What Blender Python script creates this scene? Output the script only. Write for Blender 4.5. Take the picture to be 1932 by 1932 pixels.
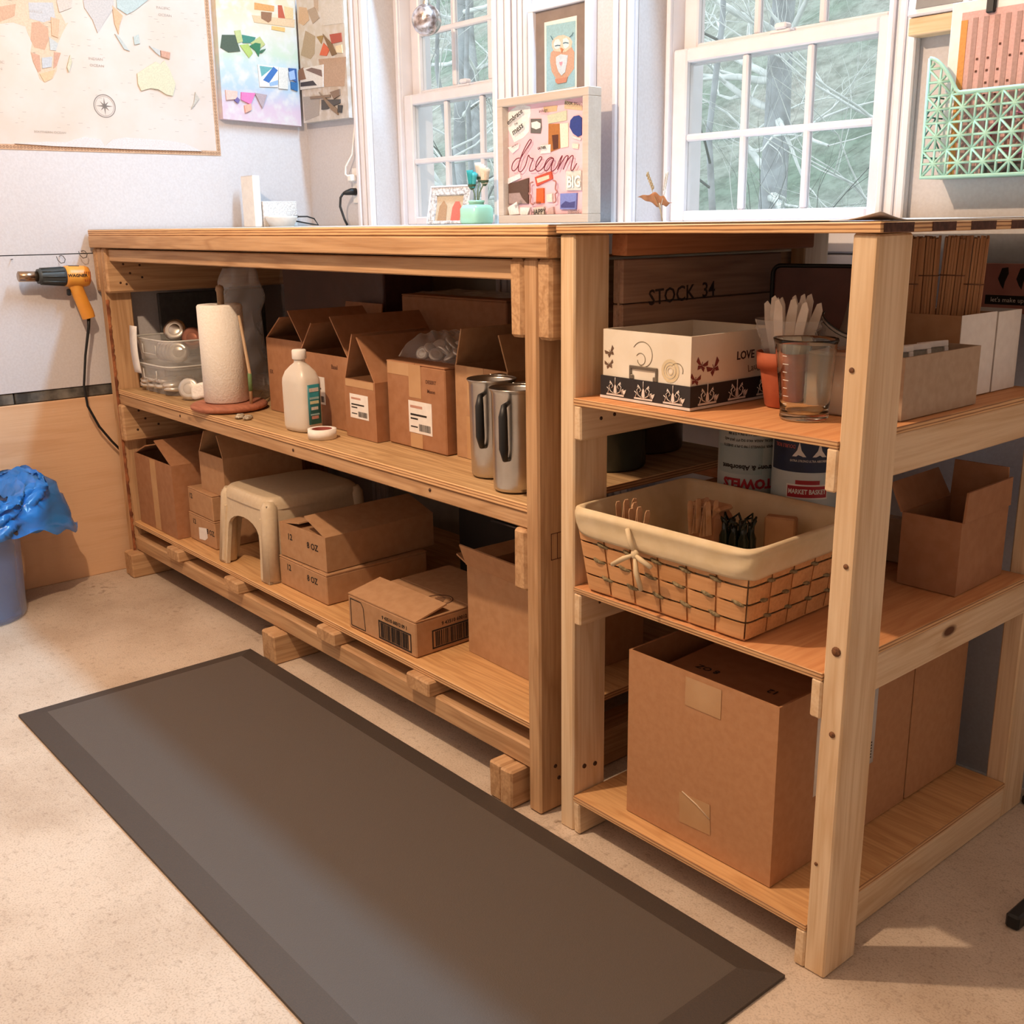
import bpy, math, random
from mathutils import Vector, Matrix

for o in list(bpy.data.objects):
    bpy.data.objects.remove(o, do_unlink=True)
SC = bpy.context.scene
COL = SC.collection
random.seed(7)
PI = math.pi

# ------------------------------------------------------------------ camera
YAW, PITCH, ROLL = math.radians(49.777), math.radians(15.199), math.radians(-0.814)
FOCAL_PX = 2011.2
cam_data = bpy.data.cameras.new('camera')
cam_data.sensor_width = 36.0
cam_data.sensor_height = 36.0
cam_data.sensor_fit = 'HORIZONTAL'
cam_data.lens = 36.0 * FOCAL_PX / 1932.0
cam_data.clip_start = 0.02
cam = bpy.data.objects.new('camera', cam_data)
COL.objects.link(cam)
_fw = Vector((-math.sin(YAW) * math.cos(PITCH), math.cos(YAW) * math.cos(PITCH), -math.sin(PITCH)))
_rt = Vector((math.cos(YAW), math.sin(YAW), 0.0))
_up = _rt.cross(_fw)
_r = _rt * math.cos(ROLL) + _up * math.sin(ROLL)
_u = -_rt * math.sin(ROLL) + _up * math.cos(ROLL)
m3 = Matrix((( _r.x, _u.x, -_fw.x), (_r.y, _u.y, -_fw.y), (_r.z, _u.z, -_fw.z)))
cam.matrix_world = Matrix.Translation((0.8383, -1.3233, 1.1908)) @ m3.to_4x4()
SC.camera = cam

# ------------------------------------------------------------------ world, large lights, exposure
world = bpy.data.worlds.new('overcast_sky')
SC.world = world
world.use_nodes = True
wn = world.node_tree
wn.nodes.clear()
w_out = wn.nodes.new('ShaderNodeOutputWorld')
w_bg = wn.nodes.new('ShaderNodeBackground')
w_bg.inputs['Color'].default_value = (0.80, 0.90, 0.95, 1)
w_bg.inputs['Strength'].default_value = 2.4
wn.links.new(w_bg.outputs[0], w_out.inputs[0])

def area_light(name, loc, size_x, size_y, energy, color):
    d = bpy.data.lights.new(name, 'AREA')
    d.shape = 'RECTANGLE'; d.size = size_x; d.size_y = size_y
    d.energy = energy; d.color = color
    o = bpy.data.objects.new(name, d); COL.objects.link(o); o.location = loc
    return o

def bulb_light(name, loc, radius, energy, color):
    d = bpy.data.lights.new(name, 'POINT')
    d.shadow_soft_size = radius; d.energy = energy; d.color = color
    o = bpy.data.objects.new(name, d); COL.objects.link(o); o.location = loc
    return o

# cool white tube fixture on the ceiling over the bench, and a warm bare bulb over the mat
tube_lamp = area_light('tube_lamp_light', (-1.10, 0.70, 3.035), 1.6, 0.12, 84.0, (0.38, 0.71, 1.0))
warm_lamp = bulb_light('warm_bulb_light', (-0.96, -0.96, 2.41), 0.03, 140.0, (1.0, 0.73, 0.50))

SC.view_settings.view_transform = 'Standard'
SC.view_settings.look = 'None'
SC.view_settings.exposure = 0.0
SC.view_settings.gamma = 1.0
SC.view_settings.use_curve_mapping = False

# ------------------------------------------------------------------ colour and material helpers
def lin(h):
    if isinstance(h, (tuple, list)):
        return tuple(h)[:3] + (1.0,)
    v = [int(h[i:i + 2], 16) / 255.0 for i in (0, 2, 4)]
    return tuple((c / 12.92 if c <= 0.04045 else ((c + 0.055) / 1.055) ** 2.4) for c in v) + (1.0,)

MATS = {}

def new_mat(name):
    m = bpy.data.materials.new(name)
    m.use_nodes = True
    nt = m.node_tree
    nt.nodes.clear()
    out = nt.nodes.new('ShaderNodeOutputMaterial')
    b = nt.nodes.new('ShaderNodeBsdfPrincipled')
    nt.links.new(b.outputs[0], out.inputs[0])
    MATS[name] = m
    return m, nt, b, out

def nd(nt, kind, **kw):
    n = nt.nodes.new(kind)
    for k, v in kw.items():
        if k in ('operation', 'blend_type', 'data_type', 'feature', 'wave_type', 'bands_direction', 'musgrave_type', 'noise_dimensions', 'interpolation'):
            setattr(n, k, v)
        else:
            n.inputs[k.replace('_', ' ')].default_value = v
    return n

def ramp(nt, stops):
    n = nt.nodes.new('ShaderNodeValToRGB')
    e = n.color_ramp.elements
    while len(e) < len(stops):
        e.new(0.5)
    for el, (p, c) in zip(e, stops):
        el.position = p
        el.color = lin(c)
    return n

def coords(nt, scale=(1, 1, 1), random_offset=True):
    tc = nt.nodes.new('ShaderNodeTexCoord')
    mp = nt.nodes.new('ShaderNodeMapping')
    mp.inputs['Scale'].default_value = scale
    if random_offset:
        oi = nt.nodes.new('ShaderNodeObjectInfo')
        mu = nd(nt, 'ShaderNodeMath', operation='MULTIPLY')
        mu.inputs[1].default_value = 37.0
        nt.links.new(oi.outputs['Random'], mu.inputs[0])
        nt.links.new(mu.outputs[0], mp.inputs['Location'])
    nt.links.new(tc.outputs['Object'], mp.inputs['Vector'])
    return mp.outputs[0]

def simple(name, c, rough=0.6, metal=0.0, c2=None, scale=30.0, bump=0.0, spec=0.5, trans=0.0, ior=1.45, coat=0.0):
    """plain surface with a mottled second colour"""
    if name in MATS:
        return MATS[name]
    m, nt, b, out = new_mat(name)
    b.inputs['Roughness'].default_value = rough
    b.inputs['Metallic'].default_value = metal
    b.inputs['Specular IOR Level'].default_value = spec
    b.inputs['Transmission Weight'].default_value = trans
    b.inputs['IOR'].default_value = ior
    b.inputs['Coat Weight'].default_value = coat
    v = coords(nt)
    no = nd(nt, 'ShaderNodeTexNoise', Scale=scale, Detail=4.0)
    nt.links.new(v, no.inputs['Vector'])
    base = lin(c)
    second = lin(c2) if c2 else tuple(x * 0.86 for x in base[:3]) + (1,)
    r = nt.nodes.new('ShaderNodeValToRGB')
    r.color_ramp.elements[0].position = 0.35; r.color_ramp.elements[0].color = second
    r.color_ramp.elements[1].position = 0.65; r.color_ramp.elements[1].color = base
    nt.links.new(no.outputs['Fac'], r.inputs[0])
    nt.links.new(r.outputs[0], b.inputs['Base Color'])
    if bump:
        bp = nd(nt, 'ShaderNodeBump', Strength=bump, Distance=0.01)
        nt.links.new(no.outputs['Fac'], bp.inputs['Height'])
        nt.links.new(bp.outputs[0], b.inputs['Normal'])
    return m

def wood(name, light, dark, axis='x', knots=True, rough=0.62, ring=5.0, knot='5d3820', amount=1.0):
    """sawn softwood: growth bands and streaks stretched along one axis, sparse knots"""
    if name in MATS:
        return MATS[name]
    m, nt, b, out = new_mat(name)
    b.inputs['Roughness'].default_value = rough
    b.inputs['Specular IOR Level'].default_value = 0.3
    a = 'xyz'.index(axis)
    s1 = [9.0] * 3; s1[a] = 0.9
    s2 = [160.0] * 3; s2[a] = 5.0
    s3 = [11.0] * 3; s3[a] = 4.5
    v1 = coords(nt, s1)
    n1 = nd(nt, 'ShaderNodeTexNoise', Scale=1.4, Detail=3.0, Distortion=0.5)
    nt.links.new(v1, n1.inputs['Vector'])
    mu = nd(nt, 'ShaderNodeMath', operation='MULTIPLY'); mu.inputs[1].default_value = ring
    nt.links.new(n1.outputs['Fac'], mu.inputs[0])
    pp = nd(nt, 'ShaderNodeMath', operation='PINGPONG'); pp.inputs[1].default_value = 0.5
    nt.links.new(mu.outputs[0], pp.inputs[0])
    L, D = lin(light), lin(dark)
    mid = tuple(L[i] * 0.55 + D[i] * 0.45 for i in range(3))
    r1 = nt.nodes.new('ShaderNodeValToRGB')
    for el, p, c in zip(r1.color_ramp.elements, (0.0, 0.30), (mid, L)):
        el.position = p; el.color = tuple(c)[:3] + (1,)
    nt.links.new(pp.outputs[0], r1.inputs[0])
    v2 = coords(nt, s2)
    n2 = nd(nt, 'ShaderNodeTexNoise', Scale=1.0, Detail=2.0)
    nt.links.new(v2, n2.inputs['Vector'])
    mx = nt.nodes.new('ShaderNodeMix'); mx.data_type = 'RGBA'
    f2 = nd(nt, 'ShaderNodeMath', operation='MULTIPLY_ADD')
    f2.inputs[1].default_value = 1.5 * amount; f2.inputs[2].default_value = -0.62
    f2.use_clamp = True
    nt.links.new(n2.outputs['Fac'], f2.inputs[0])
    nt.links.new(f2.outputs[0], mx.inputs['Factor'])
    nt.links.new(r1.outputs[0], mx.inputs['A'])
    mx.inputs['B'].default_value = D
    col = mx.outputs['Result']
    if knots:
        v3 = coords(nt, s3)
        vo = nd(nt, 'ShaderNodeTexVoronoi', Scale=1.0, Randomness=1.0)
        nt.links.new(v3, vo.inputs['Vector'])
        lt = nd(nt, 'ShaderNodeMapRange'); lt.inputs['From Min'].default_value = 0.13
        lt.inputs['From Max'].default_value = 0.07
        nt.links.new(vo.outputs['Distance'], lt.inputs['Value'])
        sp = nt.nodes.new('ShaderNodeSeparateColor')
        nt.links.new(vo.outputs['Color'], sp.inputs[0])
        gt = nd(nt, 'ShaderNodeMath', operation='GREATER_THAN'); gt.inputs[1].default_value = 0.72
        nt.links.new(sp.outputs[0], gt.inputs[0])
        pr = nd(nt, 'ShaderNodeMath', operation='MULTIPLY')
        nt.links.new(lt.outputs[0], pr.inputs[0]); nt.links.new(gt.outputs[0], pr.inputs[1])
        mk = nt.nodes.new('ShaderNodeMix'); mk.data_type = 'RGBA'
        nt.links.new(pr.outputs[0], mk.inputs['Factor'])
        nt.links.new(col, mk.inputs['A'])
        mk.inputs['B'].default_value = lin(knot)
        col = mk.outputs['Result']
    nt.links.new(col, b.inputs['Base Color'])
    bp = nd(nt, 'ShaderNodeBump', Strength=0.12, Distance=0.004)
    nt.links.new(n2.outputs['Fac'], bp.inputs['Height'])
    nt.links.new(bp.outputs[0], b.inputs['Normal'])
    return m

def ply_edge(name, light, dark, period):
    """plywood edge: glued veneer layers stacked in z"""
    m, nt, b, out = new_mat(name)
    b.inputs['Roughness'].default_value = 0.7
    tc = nt.nodes.new('ShaderNodeTexCoord')
    sx = nt.nodes.new('ShaderNodeSeparateXYZ')
    nt.links.new(tc.outputs['Object'], sx.inputs[0])
    mu = nd(nt, 'ShaderNodeMath', operation='MULTIPLY'); mu.inputs[1].default_value = 1.0 / period
    nt.links.new(sx.outputs['Z'], mu.inputs[0])
    v = coords(nt, (6, 6, 200))
    no = nd(nt, 'ShaderNodeTexNoise', Scale=2.0, Detail=3.0)
    nt.links.new(v, no.inputs['Vector'])
    ad = nd(nt, 'ShaderNodeMath', operation='MULTIPLY_ADD'); ad.inputs[1].default_value = 0.5
    nt.links.new(no.outputs['Fac'], ad.inputs[0]); nt.links.new(mu.outputs[0], ad.inputs[2])
    fr = nd(nt, 'ShaderNodeMath', operation='PINGPONG'); fr.inputs[1].default_value = 0.5
    nt.links.new(ad.outputs[0], fr.inputs[0])
    r = ramp(nt, [(0.05, dark), (0.28, light)])
    nt.links.new(fr.outputs[0], r.inputs[0])
    nt.links.new(r.outputs[0], b.inputs['Base Color'])
    return m

def thin_plastic(name, tint, clear=0.72, rough=0.08):
    """thin clear film or wall: partly see-through, partly a glossy surface"""
    if name in MATS:
        return MATS[name]
    m, nt, b, out = new_mat(name)
    b.inputs['Base Color'].default_value = lin(tint)
    b.inputs['Roughness'].default_value = rough
    b.inputs['Specular IOR Level'].default_value = 0.8
    tr = nt.nodes.new('ShaderNodeBsdfTransparent')
    tr.inputs[0].default_value = (0.97, 0.97, 0.97, 1)
    fr = nd(nt, 'ShaderNodeFresnel', IOR=1.45)
    ge = nt.nodes.new('ShaderNodeNewGeometry')      # a thin wall does not trap light at its back face
    inv = nd(nt, 'ShaderNodeMath', operation='SUBTRACT'); inv.inputs[0].default_value = 1.0
    nt.links.new(ge.outputs['Backfacing'], inv.inputs[1])
    frm = nd(nt, 'ShaderNodeMath', operation='MULTIPLY')
    nt.links.new(fr.outputs[0], frm.inputs[0]); nt.links.new(inv.outputs[0], frm.inputs[1])
    ad = nd(nt, 'ShaderNodeMath', operation='ADD'); ad.inputs[1].default_value = 1.0 - clear
    ad.use_clamp = True
    nt.links.new(frm.outputs[0], ad.inputs[0])
    mx = nt.nodes.new('ShaderNodeMixShader')
    nt.links.new(ad.outputs[0], mx.inputs[0])
    nt.links.new(tr.outputs[0], mx.inputs[1]); nt.links.new(b.outputs[0], mx.inputs[2])
    nt.links.new(mx.outputs[0], out.inputs[0])
    return m

def glass(name, tint='f4faf6', rough=0.0):
    if name in MATS:
        return MATS[name]
    m, nt, b, out = new_mat(name)
    b.inputs['Base Color'].default_value = lin(tint)
    b.inputs['Roughness'].default_value = rough
    b.inputs['Transmission Weight'].default_value = 1.0
    b.inputs['IOR'].default_value = 1.47
    return m

def flat(hexc, rough=0.7):
    """printed paper of one colour with faint fibre"""
    return simple('paper_' + hexc, hexc, rough, c2=None, scale=220.0)

# ------------------------------------------------------------------ mesh helpers
class MB:
    """collects shapes, then links them as ONE mesh object"""
    def __init__(self):
        self.v, self.f, self.m, self.s = [], [], [], []

    def add(self, vs, fs, m=0, smooth=False, M=None):
        n = len(self.v)
        for p in vs:
            p = Vector(p)
            if M is not None:
                p = M @ p
            self.v.append(tuple(p))
        for f in fs:
            self.f.append([i + n for i in f]); self.m.append(m); self.s.append(smooth)
        return self

    def box(self, x0, x1, y0, y1, z0, z1, m=0, M=None, mz=None):
        vs = [(x0, y0, z0), (x1, y0, z0), (x1, y1, z0), (x0, y1, z0), (x0, y0, z1), (x1, y0, z1), (x1, y1, z1), (x0, y1, z1)]
        self.add(vs, [(0, 1, 5, 4), (1, 2, 6, 5), (2, 3, 7, 6), (3, 0, 4, 7)], m, False, M)
        k = len(self.v) - 8
        for f in ((0, 3, 2, 1), (4, 5, 6, 7)):
            self.f.append([i + k for i in f]); self.m.append(m if mz is None else mz); self.s.append(False)
        return self

    def cbox(self, x0, x1, y0, y1, z0, z1, b=0.003, m=0, M=None, mz=None, jit=0.0):
        """box with chamfered edges"""
        b = min(b, (x1 - x0) * .45, (y1 - y0) * .45, (z1 - z0) * .45)
        X, Y, Z = (x0, x1), (y0, y1), (z0, z1)
        vs, idx = [], {}
        for i in (0, 1):
            for j in (0, 1):
                for k in (0, 1):
                    sx, sy, sz = (b, -b)[i], (b, -b)[j], (b, -b)[k]
                    jx = random.uniform(-jit, jit); jy = random.uniform(-jit, jit); jz = random.uniform(-jit, jit)
                    for a, p in enumerate(((X[i], Y[j] + sy, Z[k] + sz), (X[i] + sx, Y[j], Z[k] + sz), (X[i] + sx, Y[j] + sy, Z[k]))):
                        idx[(i, j, k, a)] = len(vs); vs.append((p[0] + jx, p[1] + jy, p[2] + jz))
        F, mats = [], []
        g = lambda *t: idx[t]
        def q(l, mm=m):
            F.append(l); mats.append(mm)
        q([g(0,0,0,0), g(0,0,1,0), g(0,1,1,0), g(0,1,0,0)]); q([g(1,0,0,0), g(1,1,0,0), g(1,1,1,0), g(1,0,1,0)])
        q([g(0,0,0,1), g(1,0,0,1), g(1,0,1,1), g(0,0,1,1)]); q([g(0,1,0,1), g(0,1,1,1), g(1,1,1,1), g(1,1,0,1)])
        mm = m if mz is None else mz
        q([g(0,0,0,2), g(0,1,0,2), g(1,1,0,2), g(1,0,0,2)], mm); q([g(0,0,1,2), g(1,0,1,2), g(1,1,1,2), g(0,1,1,2)], mm)
        for i in (0, 1):
            for j in (0, 1):
                q([g(i,j,0,0), g(i,j,0,1), g(i,j,1,1), g(i,j,1,0)])
        for i in (0, 1):
            for k in (0, 1):
                q([g(i,0,k,0), g(i,0,k,2), g(i,1,k,2), g(i,1,k,0)])
        for j in (0, 1):
            for k in (0, 1):
                q([g(0,j,k,1), g(0,j,k,2), g(1,j,k,2), g(1,j,k,1)])
        for i in (0, 1):
            for j in (0, 1):
                for k in (0, 1):
                    q([g(i,j,k,0), g(i,j,k,1), g(i,j,k,2)])
        n0 = len(self.v)
        self.add(vs, F, m, False, M)
        for t, mm in enumerate(mats):
            self.m[len(self.m) - len(mats) + t] = mm
        return self

    def tube(self, pts, r, n=8, m=0, caps=True, M=None, closed=False):
        pts = [Vector(p) for p in pts]
        rs = r if isinstance(r, (list, tuple)) else [r] * len(pts)
        vs, fs = [], []
        prev = None
        for i, p in enumerate(pts):
            if closed:
                t = pts[(i + 1) % len(pts)] - pts[i - 1]
            else:
                t = pts[min(i + 1, len(pts) - 1)] - pts[max(i - 1, 0)]
            if t.length < 1e-9:
                t = Vector((0, 0, 1))
            t.normalize()
            if prev is None:
                a = t.orthogonal().normalized()
            else:
                a = prev - t * prev.dot(t)
                a = a.normalized() if a.length > 1e-6 else t.orthogonal().normalized()
            prev = a
            bb = t.cross(a)
            for k in range(n):
                w = 2 * PI * k / n
                vs.append(p + (a * math.cos(w) + bb * math.sin(w)) * rs[i])
        L = len(pts)
        for i in range(L if closed else L - 1):
            for k in range(n):
                j = (i + 1) % L
                fs.append((i * n + k, i * n + (k + 1) % n, j * n + (k + 1) % n, j * n + k))
        self.add(vs, fs, m, True, M)
        if caps and not closed:
            k0 = len(self.v) - len(vs)
            self.f.append([k0 + k for k in reversed(range(n))]); self.m.append(m); self.s.append(False)
            self.f.append([k0 + (L - 1) * n + k for k in range(n)]); self.m.append(m); self.s.append(False)
        return self

    def lathe(self, prof, n=28, m=0, M=None, c=(0, 0, 0), smooth=True, sx=1.0, sy=1.0):
        vs, fs = [], []
        for r, z in prof:
            for k in range(n):
                w = 2 * PI * k / n
                vs.append((c[0] + r * sx * math.cos(w), c[1] + r * sy * math.sin(w), c[2] + z))
        for i in range(len(prof) - 1):
            for k in range(n):
                fs.append((i * n + k, i * n + (k + 1) % n, (i + 1) * n + (k + 1) % n, (i + 1) * n + k))
        return self.add(vs, fs, m, smooth, M)

    def poly(self, pts, thick, m=0, M=None):
        """flat outline in local xy, extruded along +z"""
        n = len(pts)
        area = sum(pts[i][0] * pts[(i + 1) % n][1] - pts[(i + 1) % n][0] * pts[i][1] for i in range(n))
        if area < 0:
            pts = pts[::-1]
        vs = [(p[0], p[1], 0) for p in pts] + [(p[0], p[1], thick) for p in pts]
        fs = [list(reversed(range(n))), list(range(n, 2 * n))]
        fs += [(i, (i + 1) % n, n + (i + 1) % n, n + i) for i in range(n)]
        return self.add(vs, fs, m, False, M)

    def surf(self, fn, nu, nv, m=0, smooth=True, wrap=False, M=None):
        vs = [fn(i / (nu if wrap else nu - 1), j / (nv - 1)) for j in range(nv) for i in range(nu)]
        fs = []
        for j in range(nv - 1):
            for i in range(nu if wrap else nu - 1):
                fs.append((j * nu + i, j * nu + (i + 1) % nu, (j + 1) * nu + (i + 1) % nu, (j + 1) * nu + i))
        return self.add(vs, fs, m, smooth, M)

    def sphere(self, c, r, nu=14, nv=9, m=0, sc=(1, 1, 1), M=None):
        def fn(a, b):
            t, p = 2 * PI * a, PI * b
            return (c[0] + r * sc[0] * math.cos(t) * math.sin(p), c[1] + r * sc[1] * math.sin(t) * math.sin(p), c[2] - r * sc[2] * math.cos(p))
        return self.surf(fn, nu, nv, m, True, True, M)

    def build(self, name, mats, parent=None, origin=None, loc=None, solid=None, subsurf=0):
        me = bpy.data.meshes.new(name)
        o0 = Vector(origin) if origin is not None else Vector((0, 0, 0))
        me.from_pydata([tuple(Vector(p) - o0) for p in self.v], [], self.f)
        for mm in (mats if isinstance(mats, (list, tuple)) else [mats]):
            me.materials.append(mm)
        me.polygons.foreach_set('material_index', self.m)
        me.polygons.foreach_set('use_smooth', self.s)
        me.update()
        ob = bpy.data.objects.new(name, me)
        COL.objects.link(ob)
        if parent is not None:
            ob.parent = parent
        ob.location = Vector(loc) if loc is not None else o0
        if solid:
            md = ob.modifiers.new('thickness', 'SOLIDIFY'); md.thickness = solid; md.offset = 0
        if subsurf:
            md = ob.modifiers.new('smooth', 'SUBSURF'); md.levels = subsurf; md.render_levels = subsurf
        return ob

def tag(o, label=None, cat=None, group=None, kind=None):
    if label: o['label'] = label
    if cat: o['category'] = cat
    if group: o['group'] = group
    if kind: o['kind'] = kind
    return o

def thing(name, label, cat, loc=(0, 0, 0), rotz=0.0, group=None, rot=None):
    o = bpy.data.objects.new(name, None)
    o.empty_display_size = 0.05
    COL.objects.link(o)
    o.location = loc
    o.rotation_euler = rot if rot else (0, 0, rotz)
    return tag(o, label, cat, group)

def copy_thing(root, loc, rotz, label, group=None):
    r = root.copy(); COL.objects.link(r)
    r.location = loc; r.rotation_euler = (0, 0, rotz); r['label'] = label
    if group: r['group'] = group
    for ch in list(root.children):
        c = ch.copy(); COL.objects.link(c); c.parent = r
        for g in ch.children:
            d = g.copy(); COL.objects.link(d); d.parent = c
    return r

# placing flat things: local x, y of a print become these world directions
def frame_front(x, y, z, tilt=0.0):      # faces -y
    return Matrix.Translation((x, y, z)) @ Matrix.Rotation(PI / 2, 4, 'X') @ Matrix.Rotation(tilt, 4, 'Z')
def frame_right(x, y, z, tilt=0.0):      # faces +x
    return Matrix.Translation((x, y, z)) @ Matrix.Rotation(PI / 2, 4, 'Z') @ Matrix.Rotation(PI / 2, 4, 'X') @ Matrix.Rotation(tilt, 4, 'Z')
def frame_top(x, y, z, tilt=0.0):        # faces +z
    return Matrix.Translation((x, y, z)) @ Matrix.Rotation(tilt, 4, 'Z')

def lettering(text, size, M, material, parent, name='lettering', stretch=1.0, bold=0.0, align='CENTER'):
    cu = bpy.data.curves.new(name, 'FONT')
    cu.body = text; cu.size = size; cu.align_x = align; cu.align_y = 'CENTER'
    cu.extrude = 0.0002; cu.resolution_u = 2; cu.offset = bold
    t = bpy.data.objects.new(name, cu)
    me = bpy.data.meshes.new_from_object(t)
    bpy.data.objects.remove(t, do_unlink=True)
    me.name = name
    if stretch != 1.0:
        me.transform(Matrix.Diagonal((stretch, 1, 1, 1)))
    me.transform(M)
    me.materials.clear(); me.materials.append(material)
    o = bpy.data.objects.new(name, me); COL.objects.link(o); o.parent = parent
    return o

# ------------------------------------------------------------------ surface materials
def concrete():
    m, nt, b, out = new_mat('concrete_floor')
    b.inputs['Roughness'].default_value = 0.75
    b.inputs['Specular IOR Level'].default_value = 0.25
    v = coords(nt, random_offset=False)
    n1 = nd(nt, 'ShaderNodeTexNoise', Scale=2.2, Detail=6.0, Roughness=0.6)
    n2 = nd(nt, 'ShaderNodeTexNoise', Scale=55.0, Detail=5.0, Roughness=0.7)
    n3 = nd(nt, 'ShaderNodeTexNoise', Scale=260.0, Detail=2.0)
    for n in (n1, n2, n3):
        nt.links.new(v, n.inputs['Vector'])
    r1 = ramp(nt, [(0.30, 'b39c87'), (0.52, 'cdb9a5'), (0.75, 'd8c6b4')])
    nt.links.new(n1.outputs['Fac'], r1.inputs[0])
    r2 = ramp(nt, [(0.32, '8d7560'), (0.46, 'ffffff')])
    nt.links.new(n2.outputs['Fac'], r2.inputs[0])
    r3 = ramp(nt, [(0.30, '9a8674'), (0.50, 'ffffff')])
    nt.links.new(n3.outputs['Fac'], r3.inputs[0])
    a = nt.nodes.new('ShaderNodeMix'); a.data_type = 'RGBA'; a.blend_type = 'MULTIPLY'
    a.inputs['Factor'].default_value = 0.30
    nt.links.new(r1.outputs[0], a.inputs['A']); nt.links.new(r2.outputs[0], a.inputs['B'])
    c = nt.nodes.new('ShaderNodeMix'); c.data_type = 'RGBA'; c.blend_type = 'MULTIPLY'
    c.inputs['Factor'].default_value = 0.35
    nt.links.new(a.outputs['Result'], c.inputs['A']); nt.links.new(r3.outputs[0], c.inputs['B'])
    # dark scuffs and a pale paint drip
    vo = nd(nt, 'ShaderNodeTexVoronoi', Scale=3.1)
    nt.links.new(v, vo.inputs['Vector'])
    n4 = nd(nt, 'ShaderNodeTexNoise', Scale=38.0, Detail=4.0)
    nt.links.new(v, n4.inputs['Vector'])
    mr = nd(nt, 'ShaderNodeMapRange'); mr.inputs['From Min'].default_value = 0.30; mr.inputs['From Max'].default_value = 0.05
    nt.links.new(vo.outputs['Distance'], mr.inputs['Value'])
    mr2 = nd(nt, 'ShaderNodeMapRange'); mr2.inputs['From Min'].default_value = 0.54; mr2.inputs['From Max'].default_value = 0.66
    nt.links.new(n4.outputs['Fac'], mr2.inputs['Value'])
    mm = nd(nt, 'ShaderNodeMath', operation='MULTIPLY')
    nt.links.new(mr.outputs[0], mm.inputs[0]); nt.links.new(mr2.outputs[0], mm.inputs[1])
    d = nt.nodes.new('ShaderNodeMix'); d.data_type = 'RGBA'
    nt.links.new(mm.outputs[0], d.inputs['Factor'])
    nt.links.new(c.outputs['Result'], d.inputs['A']); d.inputs['B'].default_value = lin('86705c')
    nt.links.new(d.outputs['Result'], b.inputs['Base Color'])
    bp = nd(nt, 'ShaderNodeBump', Strength=0.25, Distance=0.004)
    nt.links.new(n2.outputs['Fac'], bp.inputs['Height'])
    nt.links.new(bp.outputs[0], b.inputs['Normal'])
    return m

M_FLOOR = concrete()
M_WALL = simple('drywall_paint', 'cfc9c9', 0.75, c2='c9c2c2', scale=140.0, bump=0.06)
M_TRIM = simple('trim_paint', 'e4dfe2', 0.45, c2='ded9dc', scale=20.0)
M_VINYL = simple('vinyl_window', 'e4e0e4', 0.35, c2='dedade', scale=15.0)
M_CEIL = simple('ceiling_paint', 'dcd7d2', 0.85, c2='d6d0cb', scale=60.0)
M_GREYWALL = simple('shaded_drywall_grey', 'b8b2a8', 0.85, c2='a49d93', scale=8.0)  # drywall under the bench, its shade put into a greyer colour
M_FOUNDATION = simple('foundation_stone', '7d766c', 0.9, c2='3c3834', scale=16.0, bump=0.5)
M_PLYFACE_WALL = wood('plywood_wall_face', 'deb48e', 'cb9a72', 'y', knots=False, ring=3.0, amount=0.7)
M_FARWALL = simple('far_wall_paint', 'd8d0c9', 0.85, c2='d0c8c1', scale=30.0)
M_SHEET = simple('table_sheet', 'cbc2ba', 0.6, c2='c4bab2', scale=12.0)
M_GAP = simple('dark_gap', '2a2522', 0.9)
M_GLASS = thin_plastic('window_glass', 'dfe8e8', clear=0.985, rough=0.0)
P = {a: wood('pine_' + a, 'e3c6a2', 'c49a6c', a) for a in 'xyz'}
A = {a: wood('aged_pine_' + a, 'c9a077', '976a42', a, ring=6.0) for a in 'xyz'}
R = {a: wood('red_pine_' + a, 'b9794f', '8d5233', a, ring=4.0) for a in 'xyz'}
M_PLY = wood('plywood_face_x', 'd9a873', 'b07a48', 'x', knots=False, ring=9.0)
M_PLYW = wood('plywood_worn_x', 'cba679', '8e6840', 'x', knots=True, ring=7.0, amount=1.15)
M_PLYR = wood('plywood_red_y', 'd79a68', 'bb7646', 'y', knots=False, ring=8.0)
M_PLYE = ply_edge('plywood_edge', 'dcae7c', '8a5a36', 0.006)
M_ENDGRAIN = simple('end_grain', 'dbb58a', 0.8, c2='b88a5c', scale=90.0, bump=0.2)
M_BARK = simple('bark', '6e3d26', 0.95, c2='a5653f', scale=38.0, bump=0.8)

# ------------------------------------------------------------------ room shell
XL, XR, YF, YB, ZC = -2.878, 3.0, -3.6, 0.839, 3.1
tag(MB().box(XL - .12, XR + .12, YF - .12, YB + .3, -0.1, 0).build('floor', M_FLOOR), kind='structure')
tag(MB().box(XL - .12, XR + .12, YF - .12, YB + .3, ZC, ZC + .1).build('ceiling', M_CEIL), kind='structure')
tag(MB().box(XR, XR + .1, YF - .1, YB + .3, 0, ZC).build('wall_right', M_FARWALL), kind='structure')
tag(MB().box(XL - .12, XR + .1, YF - .1, YF, 0, ZC).build('wall_front', M_FARWALL), kind='structure')

# left wall: backing, two boards of white drywall, a strip of bare foundation, a plywood sheet
wl = tag(MB().box(XL - .12, XL - .012, YF, YB + .3, 0, ZC).build('wall_left', M_GAP), kind='structure')
MB().box(XL - .012, XL, YF, YB + .2, 1.1115, ZC).build('drywall_panel', M_WALL, wl)
MB().box(XL - .012, XL, YF, YB + .2, 0.672, 1.1085).build('drywall_panel', M_WALL, wl)
for k, (a, b_) in enumerate(((-3.6, -1.4), (-1.395, -.318), (-.313, 1.0))):
    MB().cbox(XL - .012, XL - .005, a, b_, 0.634, 0.670, .002).build('foundation_course', M_FOUNDATION, wl)
MB().cbox(XL - .012, XL + .004, YF, YB, 0.0, 0.632, .002).build('plywood_panel', M_PLYFACE_WALL, wl)

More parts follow.
